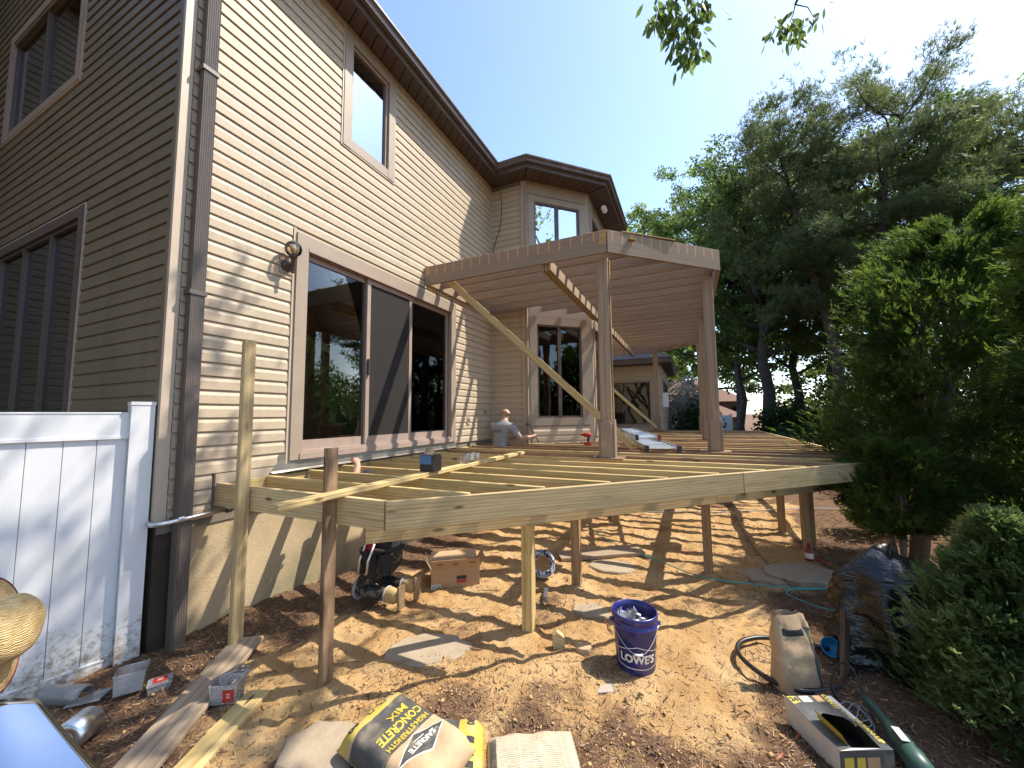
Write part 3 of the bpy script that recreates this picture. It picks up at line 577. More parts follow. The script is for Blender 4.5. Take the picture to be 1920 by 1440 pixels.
# conduit pipe low on the wall
m = MB(); m.tube([(-.02, -.09, 1.0), (.0, -.135, .995), (.07, -.15, .995), (.12, -.11, .998), (.125, .0, 1.0), (.125, .12, 1.003), (.12, .33, 1.01)], .018, 10)
cp = m.build('conduit_pipe', 'galvanised', house, True)
for y in (.0, .33):
    m = MB(); m.lathe([(.023, -.018), (.0235, .018)], (.123, y, 1.003), 12, (0, 1, 0)); m.build('coupling', 'dark_metal' if y else 'galvanised', cp)
# electrical boxes on the wall and hanging wires
for (y, z, s) in ((4.26, 1.67, 0), (4.86, 1.82, 1)):
    m = MB(); m.box((.015, y - .045, z - .065), (.034, y + .045, z + .065)); o = m.build('outlet_plate', 'trim_light', house)
    m = MB(); m.box((.03, y - .02, z - .035), (.037, y + .02, z + .035)); m.build('socket', 'black_plastic', o)
def wire(name, pts, r, mat, parent, label=None):
    P = [Vector(p) for p in pts]; out = []
    for i in range(len(P) - 1):
        p0, p1, p2, p3 = P[max(i - 1, 0)], P[i], P[i + 1], P[min(i + 2, len(P) - 1)]
        for k in range(6):
            t = k / 6; out.append(.5 * ((2 * p1) + (p2 - p0) * t + (2 * p0 - 5 * p1 + 4 * p2 - p3) * t * t + (3 * p1 - p0 - 3 * p2 + p3) * t ** 3))
    out.append(P[-1]); m = MB(); m.tube(out, r, 6); return m.build(name, mat, parent, True)
wire('cable', [(.22, 5.185, 6.4), (.26, 5.18, 6.1), (.22, 5.18, 5.6), (.08, 5.18, 5.2), (.06, 5.17, 4.9)], .006, 'black_plastic', house)
wire('cable', [(.05, 5.14, 4.05), (.10, 5.12, 4.22), (.20, 5.1, 4.24), (.30, 5.1, 4.14)], .009, 'black_plastic', house)
# wall lamp beside the door
lamp = thing('wall_lamp', 'brown wall lamp with smoked glass globe beside the patio door', 'lamp', (.03, .80, 3.26))
m = MB(); m.box((.012, .735, 3.17), (.03, .865, 3.35)); m.build('mounting_plate', 'trim', lamp)
m = MB(); m.lathe([(.058, 0), (.06, .012), (.045, .03), (.022, .045), (.018, .07)], (.03, .80, 3.25), 20, (1, 0, 0)); m.build('backplate', 'dark_metal', lamp, True)
m = MB(); m.lathe([(.016, -.075), (.018, -.07), (.018, .06), (.034, .07), (.04, .085), (.04, .10)], (.125, .80, 3.235), 16); m.tube([(.09, .80, 3.25), (.125, .80, 3.25)], .014, 8); m.build('bracket', 'dark_metal', lamp, True)
def sphere(r, c, nu=20, nv=12, z0=-1.0):
    return [(r * math.sqrt(max(0, 1 - (z0 + (1 - z0) * j / nv) ** 2)), r * (z0 + (1 - z0) * j / nv)) for j in range(nv + 1)]
m = MB(); m.lathe(sphere(.078, 0, 20, 14, -.86), (.125, .80, 3.40), 22); m.build('globe', 'lamp_globe', lamp, True)
m = MB(); m.lathe([(.01, -.06), (.025, -.02), (.03, .01), (.02, .035), (.0, .045)], (.125, .80, 3.40), 14); m.build('bulb', 'curtain', lamp, True)
# security spotlights under the bay eave
for dy in (0, .12):
    m = MB(); m.lathe([(.02, 0), (.05, .03), (.06, .09), (.05, .095), (0, .09)], (2.02, 6.75 + dy, 6.37), 14, (.3, -.8, -.5)); m.tube([(2.02, 6.75 + dy, 6.37), (2.0, 6.8, 6.49)], .012, 6); m.build('floodlight', 'white_vinyl', house, True)

# indoor plant behind the left pane
leafm('houseplant_leaf', (.09, .19, .05), (.22, .36, .12), .4, .25)
def leaf_fan(n, c, r, size, rng, asp=.3, droop=.4, flat=False):
    d = rng.normal(0, 1, (n, 3)); d /= np.linalg.norm(d, axis=1)[:, None]; p = np.asarray(c) + d * (np.asarray(r) * rng.random((n, 1)) ** .45)
    a = d + rng.normal(0, .6, (n, 3)); a[:, 2] -= droop; a /= np.linalg.norm(a, axis=1)[:, None]
    s = np.cross(a, rng.normal(0, 1, (n, 3)) + np.array([0, 0, 1.2])); s /= np.linalg.norm(s, axis=1)[:, None] + 1e-6
    l = size * rng.uniform(.6, 1.25, (n, 1)); q = np.stack([p - a * l * .5, p + s * l * asp, p + a * l * .5, p - s * l * asp], 1); return q.reshape(-1, 3)
def houseplant():
    t = thing('potted_plant', 'leafy houseplant in a clay pot seen through the patio door glass', 'plant', (-.45, 1.95, 1.42)); rng = np.random.default_rng(4)
    m = MB(); m.lathe([(.10, 0), (.14, .24), (.15, .24), (.15, .28), (.13, .28), (.12, .22)], (-.4, 1.75, 1.40), 18); m.build('pot', 'terracotta', t, True)
    m = MB()
    for k in range(5):
        m.tube([(-.4, 1.75, 1.6), (-.45 + .05 * k, 1.75 - .08 * k + .15, 2.0), (-.5 + .06 * k, 1.75 - .14 * k + .25, 2.5)], [.012, .009, .004], 5)
    m.build('stem', 'lumber_old', t)
    v = np.concatenate([leaf_fan(34, (-.30 + .1 * math.sin(k), 1.25 + .13 * k, 2.2 + .3 * math.sin(k * 1.7)), (.14, .2, .24), .27, rng, .16, .9) for k in range(7)])
    np_obj('leaves', v, np.arange(len(v)).reshape(-1, 4), 'houseplant_leaf', t)
houseplant()

# projecting wing beyond the left window (outside the picture, mirrored in the panes)
WG = ((-5.15, -6.5), (-5.15, -.10)); wg = wall_part(*WG, -.3, 8.3); siding(wg, *WG, .9, 8.2, (), 'siding_shaded_dirty', merged=True)
m = MB(); m.box((-9.5, -6.8, 8.3), (-4.75, -.62, 8.5)); m.build('wing_roof', 'shingle', house)
# garden room at the far end of the house
gr = thing('garden_room', 'single storey garden room with tan siding and glass door past the deck', 'building', (1.3, 12.8, 0))
_h = house; house = gr
GA, GB, GC = (0, 12.82), (2.72, 12.82), (2.72, 17.5)
GD = (.55, 2.45, 1.28, 3.02)
q = wall_part(GA, GB, -.3, 3.55, [GD]); siding(q, GA, GB, 1.05, 3.5, [GD]); window(GA, GB, *GD, trim=.11, splits=(.5,), gl='glass_shade', sash='sash')
gwh = (.4, 4.2, 2.1, 3.1); q = wall_part(GB, GC, -.3, 3.55, [gwh]); siding(q, GB, GC, .6, 3.5, [gwh]); window(GB, GC, *gwh, trim=.09, splits=(.33, .66), gl='glass_shade')
m = MB(); m.box((-.1, 12.42, 3.52), (3.1, 12.5, 3.72)); m.box((3.02, 12.5, 3.52), (3.1, 17.6, 3.72)); m.build('gutter', 'gutter', gr)
m = MB(); m.box((0, 12.5, 3.5), (3.02, 12.82, 3.53)); m.box((2.72, 12.82, 3.5), (3.02, 17.6, 3.53)); m.build('soffit', 'soffit', gr)
m = MB(); m.add([(-.1, 12.40, 3.70), (3.12, 12.40, 3.70), (3.12, 17.7, 3.70), (.9, 15, 5.0), (-.1, 15, 5.0)], [(0, 1, 3, 4), (1, 2, 3)]); m.build('roof', 'shingle', gr)
m = MB(); m.box((2.74, 12.9, 2.0), (2.92, 13.2, 2.5)); m.build('meter_box', 'white_vinyl', gr)
house = _h
# ------------------------------------------------------------------ deck frame
ZD = 1.22; JH = .184
deck = thing('deck_frame', 'unfinished deck frame of open joists on posts against the house', 'deck', (2.5, 5, 0))
zj = ZD - JH / 2
board('ledger', (.021, .34, zj - .004), (.021, 5.15, zj - .004), .038, JH - .008, 'lumber_new', deck)
SP = .4064; NJ = 30
for i in range(NJ):
    y = .30 + SP * i
    xe = min(1.83 + (y - .30), 5.47) - .055
    xs = .043
    if 5.1 < y < 9.4:
        xs = (.78 + max(0, y - 5.21)) if y < 6.27 else (1.84 if y < 8.23 else 1.84 - (y - 8.23)); xs = max(.1, min(1.84, xs + .02))
    mt = 'lumber_new' if i < 8 else ('lumber_old' if i % 3 else 'lumber_new')
    if i == 0: board('rim_board', (.001, y, zj), (1.82, y, zj), .038, JH, 'lumber_green', deck)
    else:
        zo = random.uniform(-.004, .003)
        if i < 13:
            m = MB()
            for s in (-1, 1): m.box((xs + .002, y + s * .0215 - .0008, ZD - JH + .01), (xs + .05, y + s * .0215 + .0008, ZD - .03))
            m.build('joist_hanger', 'galvanised', deck)
        board('joist', (xs, y + random.uniform(-.01, .01), zj + zo), (xe, y + random.uniform(-.012, .012), zj + zo), .038, JH, mt, deck)
    if i in (9, 12, 13, 16): board('sister_joist', (xs + .3, y + .042, zj - .01), (xe - random.uniform(.5, 1.6), y + .042, zj - .012), .038, JH, 'lumber_new', deck)
s2 = math.sqrt(.5)
c0 = Vector((1.833, .283, zj)); dch = Vector((s2, s2, 0)); nrm = Vector((s2, -s2, 0))
board('rim_board', c0, c0 + dch * 3.045, .038, JH, 'lumber_green', deck)
board('rim_board', c0 + dch * 3.054, c0 + dch * 5.17, .038, JH, 'lumber_green', deck)
board('rim_board', (5.48, 3.96, zj), (5.48, 12.1, zj), .038, JH, 'lumber_new', deck)
board('rim_board', (.05, 12.12, zj), (5.46, 12.12, zj), .038, JH, 'lumber_old', deck)
zb = ZD - JH - .093 - .001
def beam(p0, p1, mt, n=2):
    p0, p1 = Vector((*p0, zb)), Vector((*p1, zb)); d = (p1 - p0).normalized(); s = Vector((d.y, -d.x, 0))
    for k in range(n): board('beam', p0 + s * (.0195 * (2 * k - n + 1)), p1 + s * (.0195 * (2 * k - n + 1)), .038, JH, mt, deck)
beam((1.44, .51), (3.77, 2.84), 'lumber_green'); beam((3.775, 2.845), (5.05, 4.12), 'lumber_green')
for x, a in ((2.45, 2.2), (3.69, 3.0), (4.74, 4.4)): beam((x, a), (x, 12.0), 'lumber_old')
def dpost(x, y, mt, s=.089, label=None):
    z0 = G(x, y) - .08; return board('post', (x, y, z0), (x, y, zb - .093), s, s, mt, deck, up=(0, 1, 0))
dpost(2.33, 1.40, 'lumber_new')
for x, y in ((2.46, 2.38), (2.44, 4.85), (2.44, 7.9), (3.70, 3.13), (3.69, 6.6), (4.74, 5.25), (4.74, 8.6), (2.44, 10.8), (3.69, 10.2), (4.86, 4.46)): dpost(x, y, 'post_brown')
dpost(4.935, 4.54, 'post_brown', .07)

# ------------------------------------------------------------------ pergola (old upper deck frame) on painted posts
perg = thing('pergola', 'brown painted pergola of open rafters on tall posts above the deck', 'pergola', (2.5, 7.2, ZD))
PO = [(0.03, 3.02), (2.74, 3.02), (4.02, 4.30), (4.02, 10.2), (2.74, 11.48), (.03, 11.48)]; ZT = 4.01; FH = .286; zf = ZT - FH / 2
for k in range(5):
    p, q = Vector((*PO[k], zf)), Vector((*PO[k + 1], zf)); d = (q - p).normalized(); s = Vector((d.y, -d.x, 0)) * .02
    board('fascia_board', p + s + d * (-.0 if k else 0), q + s + d * .012, .038, FH, 'paint_marked' if k < 2 else 'paint_brown', perg)
for k in (0, 1):
    p, q = Vector(PO[k]), Vector(PO[k + 1])
# bare timber ends at the corner of the fascia
m = MB(); m.box((.032, 2.978, 3.86), (.125, 2.9795, 4.01)); m.build('bare_patch', 'bare_end', perg)
m = MB(); m.box((2.665, 2.978, 3.83), (2.745, 2.9795, 4.012)); m.build('bare_patch', 'bare_end', perg)
RJ = .19; i = 0; y = 3.02 + .40
while y < 11.3:
    xe = min(2.74 + (y - 3.02), 4.0, 2.74 + (11.48 - y)) - .03; xs = .04
    if 5.05 < y < 9.45: xs = min(1.83, max(.04, .80 + (y - 5.21) if y < 7.2 else .80 + (9.29 - y)))
    board('rafter', (xs, y, ZT - .02 - RJ / 2), (xe, y + random.uniform(-.01, .01), ZT - .02 - RJ / 2), .038, RJ, 'paint_brown', perg); y += .40; i += 1
zc = ZT - .02 - RJ - .095
for dx in (-.02, .02): board('centre_beam', (1.93 + dx, 3.06, zc), (1.93 + dx, 11.4, zc), .036, .15, 'paint_brown', perg) if False else None
for dx in (-.045, .0, .045): board('centre_beam', (1.95 + dx, 3.045, zc + .018), (1.95 + dx, 5.99 if dx < .1 else 6, zc + .018), .036, .15, 'paint_brown', perg)
for dx in (.0, .045): board('centre_beam', (1.95 + dx, 6.0, zc + .018), (1.95 + dx, 11.44, zc + .018), .036, .15, 'paint_brown', perg)
def ppost(x, y, s=.14):
    board('post', (x, y, ZD + .012), (x, y, ZT - FH - .002 if (x, y) else 0), s, s, 'paint_brown', perg, up=(0, 1, 0), bev=.008)
    b = thing  # base wrap of four boards with pointed tops
    w_ = s / 2; t = .026; m = MB(); h = .40; hp = .46
    for (ux, uy) in ((1, 0), (-1, 0), (0, 1), (0, -1)):
        n = Vector((ux, uy, 0)); u = Vector((-uy, ux, 0)); c = Vector((x, y, ZD + .014)) + n * (w_ + .002); hw = w_ * .93
        poly = [c - u * hw, c + u * hw, c + u * hw + Vector((0, 0, h)), c + u * (hw * .55) + Vector((0, 0, hp)), c - u * (hw * .55) + Vector((0, 0, hp)), c - u * hw + Vector((0, 0, h))]
        m = MB(); m.extr(poly, n * t); m.build('base_board', 'paint_plain', perg)
    m = MB(); m.box((x - .19, y - .13, ZD - .006), (x + .19, y + .13, ZD + .011)); m.build('base_block', 'lumber_brown', perg)
for x, y in ((2.66, 3.20), (3.90, 4.55), (3.90, 7.2), (3.90, 9.9), (2.66, 11.3)): ppost(x, y)
m = MB(); m.extr([(2.735, 3.18, 1.7), (2.735, 3.22, 1.7), (2.735, 3.22, 3.70), (2.735, 3.18, 3.70)], (.012, 0, 0)); m.build('post_strip', 'bare_end', perg)
board('scrap_strip', (2.9, 3.16, 4.02), (3.5, 3.74, 4.03), .06, .015, 'bare_end', perg)
m = MB(); m.obox((3.0, 3.25, 3.93), (s2, -s2, 0), (s2, s2, 0), (0, 0, 1), .06, .045, .012); m.build('bracket', 'bare_end', perg)
# house side ledger of the pergola
board('ledger', (.04, 3.06, ZT - .14), (.04, 5.1, ZT - .14), .038, .235, 'paint_brown', perg)

# ------------------------------------------------------------------ loose lumber
def lumber(name, label, p0, p1, th, dp, mt, up=(0, 0, 1), cat='board'):
    o = board(name, p0, p1, th, dp, mt, None, up); return tag(o, label, cat)
lumber('brace', 'long yellow two by four bracing the pergola near the bay window', (.38, 3.13, 3.78), (2.80, 4.42, 1.26), .038, .10, 'brace_yellow', (0, 0, 1), 'brace')
lumber('brace', 'yellow brace leaning to the foot of the farthest pergola post', (.9, 9.2, 3.2), (2.62, 11.18, 1.34), .038, .09, 'brace_yellow', (0, 0, 1), 'brace')
def stake(label, x, y, ztop, mt, ang, lean=(0, 0)):
    z0 = G(x, y) - .12; o = board('stake', (x, y, z0), (x + lean[0], y + lean[1], ztop), .089, .038, mt, None, up=(math.cos(ang), math.sin(ang), 0)); return tag(o, label, 'stake', )
stake('tall pale stake of new lumber standing in front of the house wall', .47, .225, 2.36, 'lumber_green', .0, (.0, -.0))
stake('short dark weathered stake standing at the deck corner', 1.40, .235, 1.545, 'lumber_brown', .0, (-.01, .005))
lumber('loose_stud', 'yellow two by four lying loose across the deck joists', (1.43, -.17, ZD + .020), (1.47, 3.28, ZD + .020), .085, .038, 'brace_yellow', cat='lumber')
# nail carton and hangers lying on it
t = thing('screw_carton', 'small blue and black screw carton on the loose stud', 'carton', (1.44, 1.27, ZD + .04))
plain('carton_blue', (.06, .16, .34), .45, .3, 14); plain('carton_black', (.02, .02, .022), .4, .3, 14)
m = MB(); m.box((1.375, 1.20, ZD + .04), (1.515, 1.33, ZD + .185)); m.build('body', 'carton_black', t)
m = MB(); m.box((1.372, 1.1985, ZD + .105), (1.498, 1.1995, ZD + .183)); m.build('front_print', 'carton_blue', t)
m = MB(); m.obox((1.41, 1.29, ZD + .215), (1, 0, 0), (0, .6, .8), (0, -.8, .6), .05, .04, .002); m.build('flap', 'plank_grey', t)
def hangers(x, y, k):
    m = MB(); a = k * 1.3; u = Vector((math.cos(a), math.sin(a), 0)); v = Vector((-u.y, u.x, 0)); c = Vector((x, y, ZD + .045 + .012 * k)); up = (0, 0, 1)
    m.obox(c, u, v, up, .05, .02, .001); m.obox(c + u * .05 + Vector((0, 0, .03)), u, v, up, .001, .022, .03); m.obox(c - u * .05 + Vector((0, 0, .03)), u, v, up, .001, .022, .03)
    o = m.build('joist_hanger', 'galvanised'); tag(o, 'galvanised joist hanger lying in a pile on the loose stud', 'hanger', 'joist hangers piled on the loose stud')
for k in range(6): hangers(1.45 + random.uniform(-.03, .03), 1.86 + .045 * k, k % 3)
# drill left on the deck by the bay
t = thing('power_drill', 'red and black power drill lying on the deck by the bay', 'drill', (1.95, 5.3, ZD + .02))
plain('tool_red', (.42, .03, .025), .4, .15)
m = MB(); m.box((1.90, 5.0, ZD + .01), (2.02, 5.09, ZD + .06)); m.build('battery', 'tool_red', t)
m = MB(); m.tube([(1.97, 5.04, ZD + .05), (1.97, 5.05, ZD + .15)], .022, 8); m.build('grip', 'black_plastic', t)
m = MB(); m.lathe([(.02, -.07), (.036, -.06), (.038, .05), (.022, .07), (.018, .12)], (1.95, 5.05, ZD + .18), 14, (-1, .15, 0)); m.build('body', 'tool_red', t, True)
# aluminium extension ladder lying on the deck
def ladder():
    t = thing('extension_ladder', 'aluminium extension ladder lying flat on the deck joists', 'ladder', (3.2, 4.3, ZD)); ax = Vector((-.235, .972, 0)); sx = Vector((.972, .235, 0))
    for k, (st, ln, wd, z) in enumerate(((0.0, 4.6, .43, ZD + .045), (1.35, 4.3, .37, ZD + .125))):
        c = Vector((3.22, 4.22, z)) + ax * st
        for s in (-1, 1):
            o = board('rail', c + sx * (s * wd / 2), c + sx * (s * wd / 2) + ax * ln, .028, .075, 'aluminium', t)
            m = MB(); m.obox(c + sx * (s * wd / 2) - ax * .03, ax, sx, (0, 0, 1), .05, .024, .046); m.build('rubber_foot', 'tool_red' if (k, s) == (1, 1) else 'black_plastic', t)
        for r in range(int(ln / .305)):
            p = c + ax * (.15 + .305 * r); board('rung', p - sx * (wd / 2 - .01), p + sx * (wd / 2 - .01), .05, .034, 'aluminium', t)
ladder()

# ------------------------------------------------------------------ white vinyl fence beside the house
def fence(A, d, L, label, H=1.86, name='vinyl_fence', pk=.152):
    A = Vector((*A, 0)); d = Vector((*d, 0)).normalized(); n = Vector((-d.y, d.x, 0)); up = Vector((0, 0, 1)); t = thing(name, label, 'fence', A)
    z0 = -.05
    m = MB(); s = .064; m.obox(A + up * ((H + z0) / 2), d, n, up, s, s, (H - z0) / 2); p = m.build('post', 'fence_vinyl', t)
    m = MB(); m.obox(A + up * (H + .004), d, n, up, s + .004, s + .004, .012); m.build('post_cap', 'fence_vinyl', p)
    e = A + d * L; m = MB(); m.obox(e + up * ((H + z0) / 2), d, n, up, s, s, (H - z0) / 2); m.build('post', 'fence_vinyl', t)
    def rail(za, zc, th):
        m = MB(); m.obox(A + d * (L / 2) + up * ((za + zc) / 2), d, n, up, L / 2 - s, th, (zc - za) / 2); m.obox(A + d * (L / 2) + up * (zc - .006), d, n, up, L / 2 - s, th + .004, .004); m.obox(A + d * (L / 2) + up * (za + .012), d, n, up, L / 2 - s, th + .004, .010); return m.build('rail', 'fence_vinyl', t)
    rail(H - .25, H - .06, .026); rail(.03, .13, .022)
    k = int((L - 2 * s) / pk)
    for i in range(k + 1):
        a = s + i * pk; b = min(a + pk - .0015, L - s)
        if b - a < .02: continue
        m = MB(); c = A + d * ((a + b) / 2); h = (b - a) / 2; q0 = .08; q1 = H - .1
        pl = [c - d * h - n * .006, c - d * (h - .0025) - n * .011, c + d * (h - .0025) - n * .011, c + d * h - n * .006, c + d * h + n * .006, c + d * (h - .0025) + n * .011, c - d * (h - .0025) + n * .011, c - d * h + n * .006]
        m.extr([p + up * q0 for p in pl], up * (q1 - q0)); m.build('picket', 'fence_vinyl', t)
fence((-.085, -.055 - .13), (-.21, -.978), 2.44, 'white vinyl privacy fence ending at the house corner')
fence((2.95, 19.5), (1, -.05), 2.4, 'low white fence beyond the deck by the garden room', 1.72, pk=.3)
# ------------------------------------------------------------------ people
plain('skin', (.44, .255, .165), .55, .08, 12); plain('shirt_grey', (.27, .27, .28), .9, .15, 10, .3, 30, dirt=((.22, .21, .2), .56, 4))
plain('trousers_dark', (.035, .035, .04), .9, .2, 8, .3, 40)
def camo():
    m, t, b, o, N, L = new_mat('camo'); v = noise_vec(t, N, L); n = N('ShaderNodeTexNoise'); n.inputs['Scale'].default_value = 9; n.inputs['Detail'].default_value = 3; L(v, n.inputs['Vector'])
    r = ramp(N, [(.40, (.012, .012, .012)), (.47, (.06, .055, .045)), (.53, (.018, .018, .016)), (.6, (.11, .105, .09))]); r.color_ramp.interpolation = 'CONSTANT'; L(n.outputs[0], r.inputs[0]); L(r.outputs[0], b.inputs['Base Color']); b.inputs['Roughness'].default_value = .85
camo(); plain('shirt_black', (.015, .015, .016), .85, .2); plain('shirt_maroon', (.16, .02, .03), .85, .15); plain('boot_tan', (.50, .34, .15), .8, .2, 10, .3, 50); plain('hair_dark', (.02, .016, .014), .8, .3, 60, .5, 200); plain('sole', (.10, .07, .05), .9); plain('bark_light_sole', (.30, .20, .10), .9, .3, 20); plain('pad_grey', (.28, .29, .3), .6)
def body(name, J, mats, rule, parent, hands=True, detail=2):
    """one continuous skin-grown figure from joints J: {name:(pos, radius, parent)}"""
    names = list(J); me = bpy.data.meshes.new(name); idx = {n: i for i, n in enumerate(names)}
    me.from_pydata([J[n][0] for n in names], [(idx[n], idx[J[n][2]]) for n in names if J[n][2]], []); o = bpy.data.objects.new(name, me); COL.objects.link(o)
    md = o.modifiers.new('skin', 'SKIN'); md.use_smooth_shade = True; md.branch_smoothing = .4
    sv = me.skin_vertices[0].data
    for n in names: r = J[n][1]; sv[idx[n]].radius = r if hasattr(r, '__len__') else (r, r)
    sv[idx['pelvis']].use_root = True
    sb = o.modifiers.new('sub', 'SUBSURF'); sb.levels = detail; sb.render_levels = detail
    dg = bpy.context.evaluated_depsgraph_get(); m2 = bpy.data.meshes.new_from_object(o.evaluated_get(dg)); bpy.data.objects.remove(o)
    m2.materials.clear()
    for q in mats: m2.materials.append(M[q])
    for p in m2.polygons: p.use_smooth = True; p.material_index = rule(p.center)
    m2.name = name; return attach(bpy.data.objects.new(name, m2), parent)
def fingers(J, side, wrist, hand, fdir, pdir, curl=.6, size=1.0):
    """palm with four fingers and a thumb; fdir along the hand, pdir towards the palm side"""
    f = Vector(fdir).normalized(); p = Vector(pdir).normalized(); s = f.cross(p).normalized(); h = Vector(hand)
    J['palm' + side] = (tuple(h), (.024 * size, .036 * size), wrist)
    for k, (off, l) in enumerate(((-.03, .066), (-.01, .078), (.01, .072), (.028, .056))):
        b = h + s * off * size + f * .035 * size; a1 = b + (f * math.cos(curl * .6) + p * math.sin(curl * .6)) * l * .5 * size; a2 = a1 + (f * math.cos(curl * 1.7) + p * math.sin(curl * 1.7)) * l * .5 * size
        J[f'k{k}{side}'] = (tuple(b), .0095 * size, 'palm' + side); J[f'm{k}{side}'] = (tuple(a1), .0085 * size, f'k{k}{side}'); J[f't{k}{side}'] = (tuple(a2), .0075 * size, f'm{k}{side}')
    b = h - s * .036 * size; J['th' + side] = (tuple(b), .011 * size, 'palm' + side); J['tt' + side] = (tuple(b + (f * .6 - s * .4 + p * .6) * .05 * size), .009 * size, 'th' + side)

def man_standing():
    t = thing('person', 'bald man in a grey t-shirt standing among the joists by the bay', 'person', (.45, 4.74, 0)); z = lambda v: v
    f = Vector((.17, .985, 0)); s = Vector((.985, -.17, 0)); c = Vector((.44, 4.66, 0)); P = lambda fw, sd, h: tuple(c + f * fw + s * sd + Vector((0, 0, h * 1.085)))
    J = {'pelvis': (P(-.02, 0, .96), (.15, .12), None), 'waist': (P(-.01, 0, 1.10), (.15, .115), 'pelvis'), 'chest': (P(.05, 0, 1.30), (.175, .15), 'waist'), 'upchest': (P(.09, 0, 1.44), (.13, .11), 'chest'),
         'neck': (P(.14, 0, 1.545), .062, 'upchest'), 'headl': (P(.185, .0, 1.61), (.082, .085), 'neck'), 'headm': (P(.195, 0, 1.68), (.088, .092), 'headl'), 'headt': (P(.18, 0, 1.735), (.062, .065), 'headm')}
    J['nose'] = (P(.295, 0, 1.625), .014, 'headl'); J['chin'] = (P(.26, 0, 1.565), .032, 'headl')
    for sd, n in ((-1, 'L'), (1, 'R')):
        J['ear' + n] = (P(.18, sd * .10, 1.635), .015, 'headm')
        J['sh' + n] = (P(.07, sd * .20, 1.44), .082, 'upchest')
        J['hip' + n] = (P(-.02, sd * .10, .88), .095, 'pelvis'); J['kn' + n] = (P(.05, sd * .12, .48), .062, 'hip' + n); J['ank' + n] = (P(-.01, sd * .13, .085), .042, 'kn' + n); J['toe' + n] = (P(.16, sd * .15, .035), .036, 'ank' + n)
    J['elR'] = (P(.13, .36, 1.24), .056, 'shR'); J['wrR'] = (P(.32, .46, 1.25), .036, 'elR'); fingers(J, 'R', 'wrR', P(.38, .49, 1.27), f * .8 + s * .4, -s + f * .3, .9)
    J['elL'] = (P(.16, -.27, 1.22), .054, 'shL'); J['wrL'] = (P(.36, -.12, 1.24), .034, 'elL'); fingers(J, 'L', 'wrL', P(.43, -.07, 1.26), f * .9 + s * .3, s, .9)
    def rule(p):
        q = p - c; h = p.z / 1.085; sd = q.dot(s); fw = q.dot(f)
        if h > 1.525 and fw > .06: return 0
        if abs(sd) > .19 and fw > .10 and h < 1.31: return 0
        if fw > .235 and h < 1.5: return 0
        if h < .12: return 3
        return 1 if h > .98 else 2
    b = body('body', J, ['skin', 'shirt_grey', 'trousers_dark', 'sole'], rule, t)
    # print on the back of the shirt: short lettering lines
    m = MB(); v = []; fc = []   # print too worn to read: a row of small dark strokes
    for k in range(6):
        for (x0_, x1_, a0, a1) in ((-.014, -.006, -.025, .025), (-.006, .010, .012 - .02 * (k % 2), .024 - .02 * (k % 2)), (.006, .013, -.025 + .02 * (k % 3), .02)):
            n_ = len(v); cx_ = -.10 + .04 * k; v += [Vector((cx_ + x0_, a0, 0)), Vector((cx_ + x1_, a0, 0)), Vector((cx_ + x1_, a1, 0)), Vector((cx_ + x0_, a1, 0))]; fc.append((n_, n_ + 1, n_ + 2, n_ + 3))
    o0 = c - f * .118 + Vector((0, 0, 1.47)); rt = s
    m.add([o0 + rt * p.x + Vector((0, 0, p.y)) + f * (.18 * (p.y)) + f * (3.0 * p.x * p.x) for p in v], fc); 
    m.build('shirt_print', 'black_plastic', t)
    m = MB(); m.extr([o0 + rt * x + Vector((0, 0, q)) + f * (.1 + .0 * x) for x, q in ((-.07, .05), (-.02, .12), (.0, .07), (.03, .14), (.08, .05))], f * .004)
    return t
man_standing()
t = thing('pry_bar', 'pry bar with black grip held by the man in grey', 'tool', (.95, 4.95, 1.25))
ga = Vector((.44, 4.66, 0)); f_, s_ = Vector((.17, .985, 0)), Vector((.985, -.17, 0)); gp = ga + f_ * .42 + s_ * .50 + Vector((0, 0, 1.375))
m = MB(); m.tube([gp + Vector((-.10, .0, .20)), gp + Vector((-.05, 0, .10)), gp + Vector((0, 0, .0)), gp + Vector((.06, .02, -.12))], .012, 8); m.build('shaft', 'dark_metal', t)
m = MB(); m.tube([gp + Vector((-.10, 0, .20)), gp + Vector((-.15, 0, .22)), gp + Vector((-.18, 0, .19))], .016, 8); m.build('claw', 'black_plastic', t)

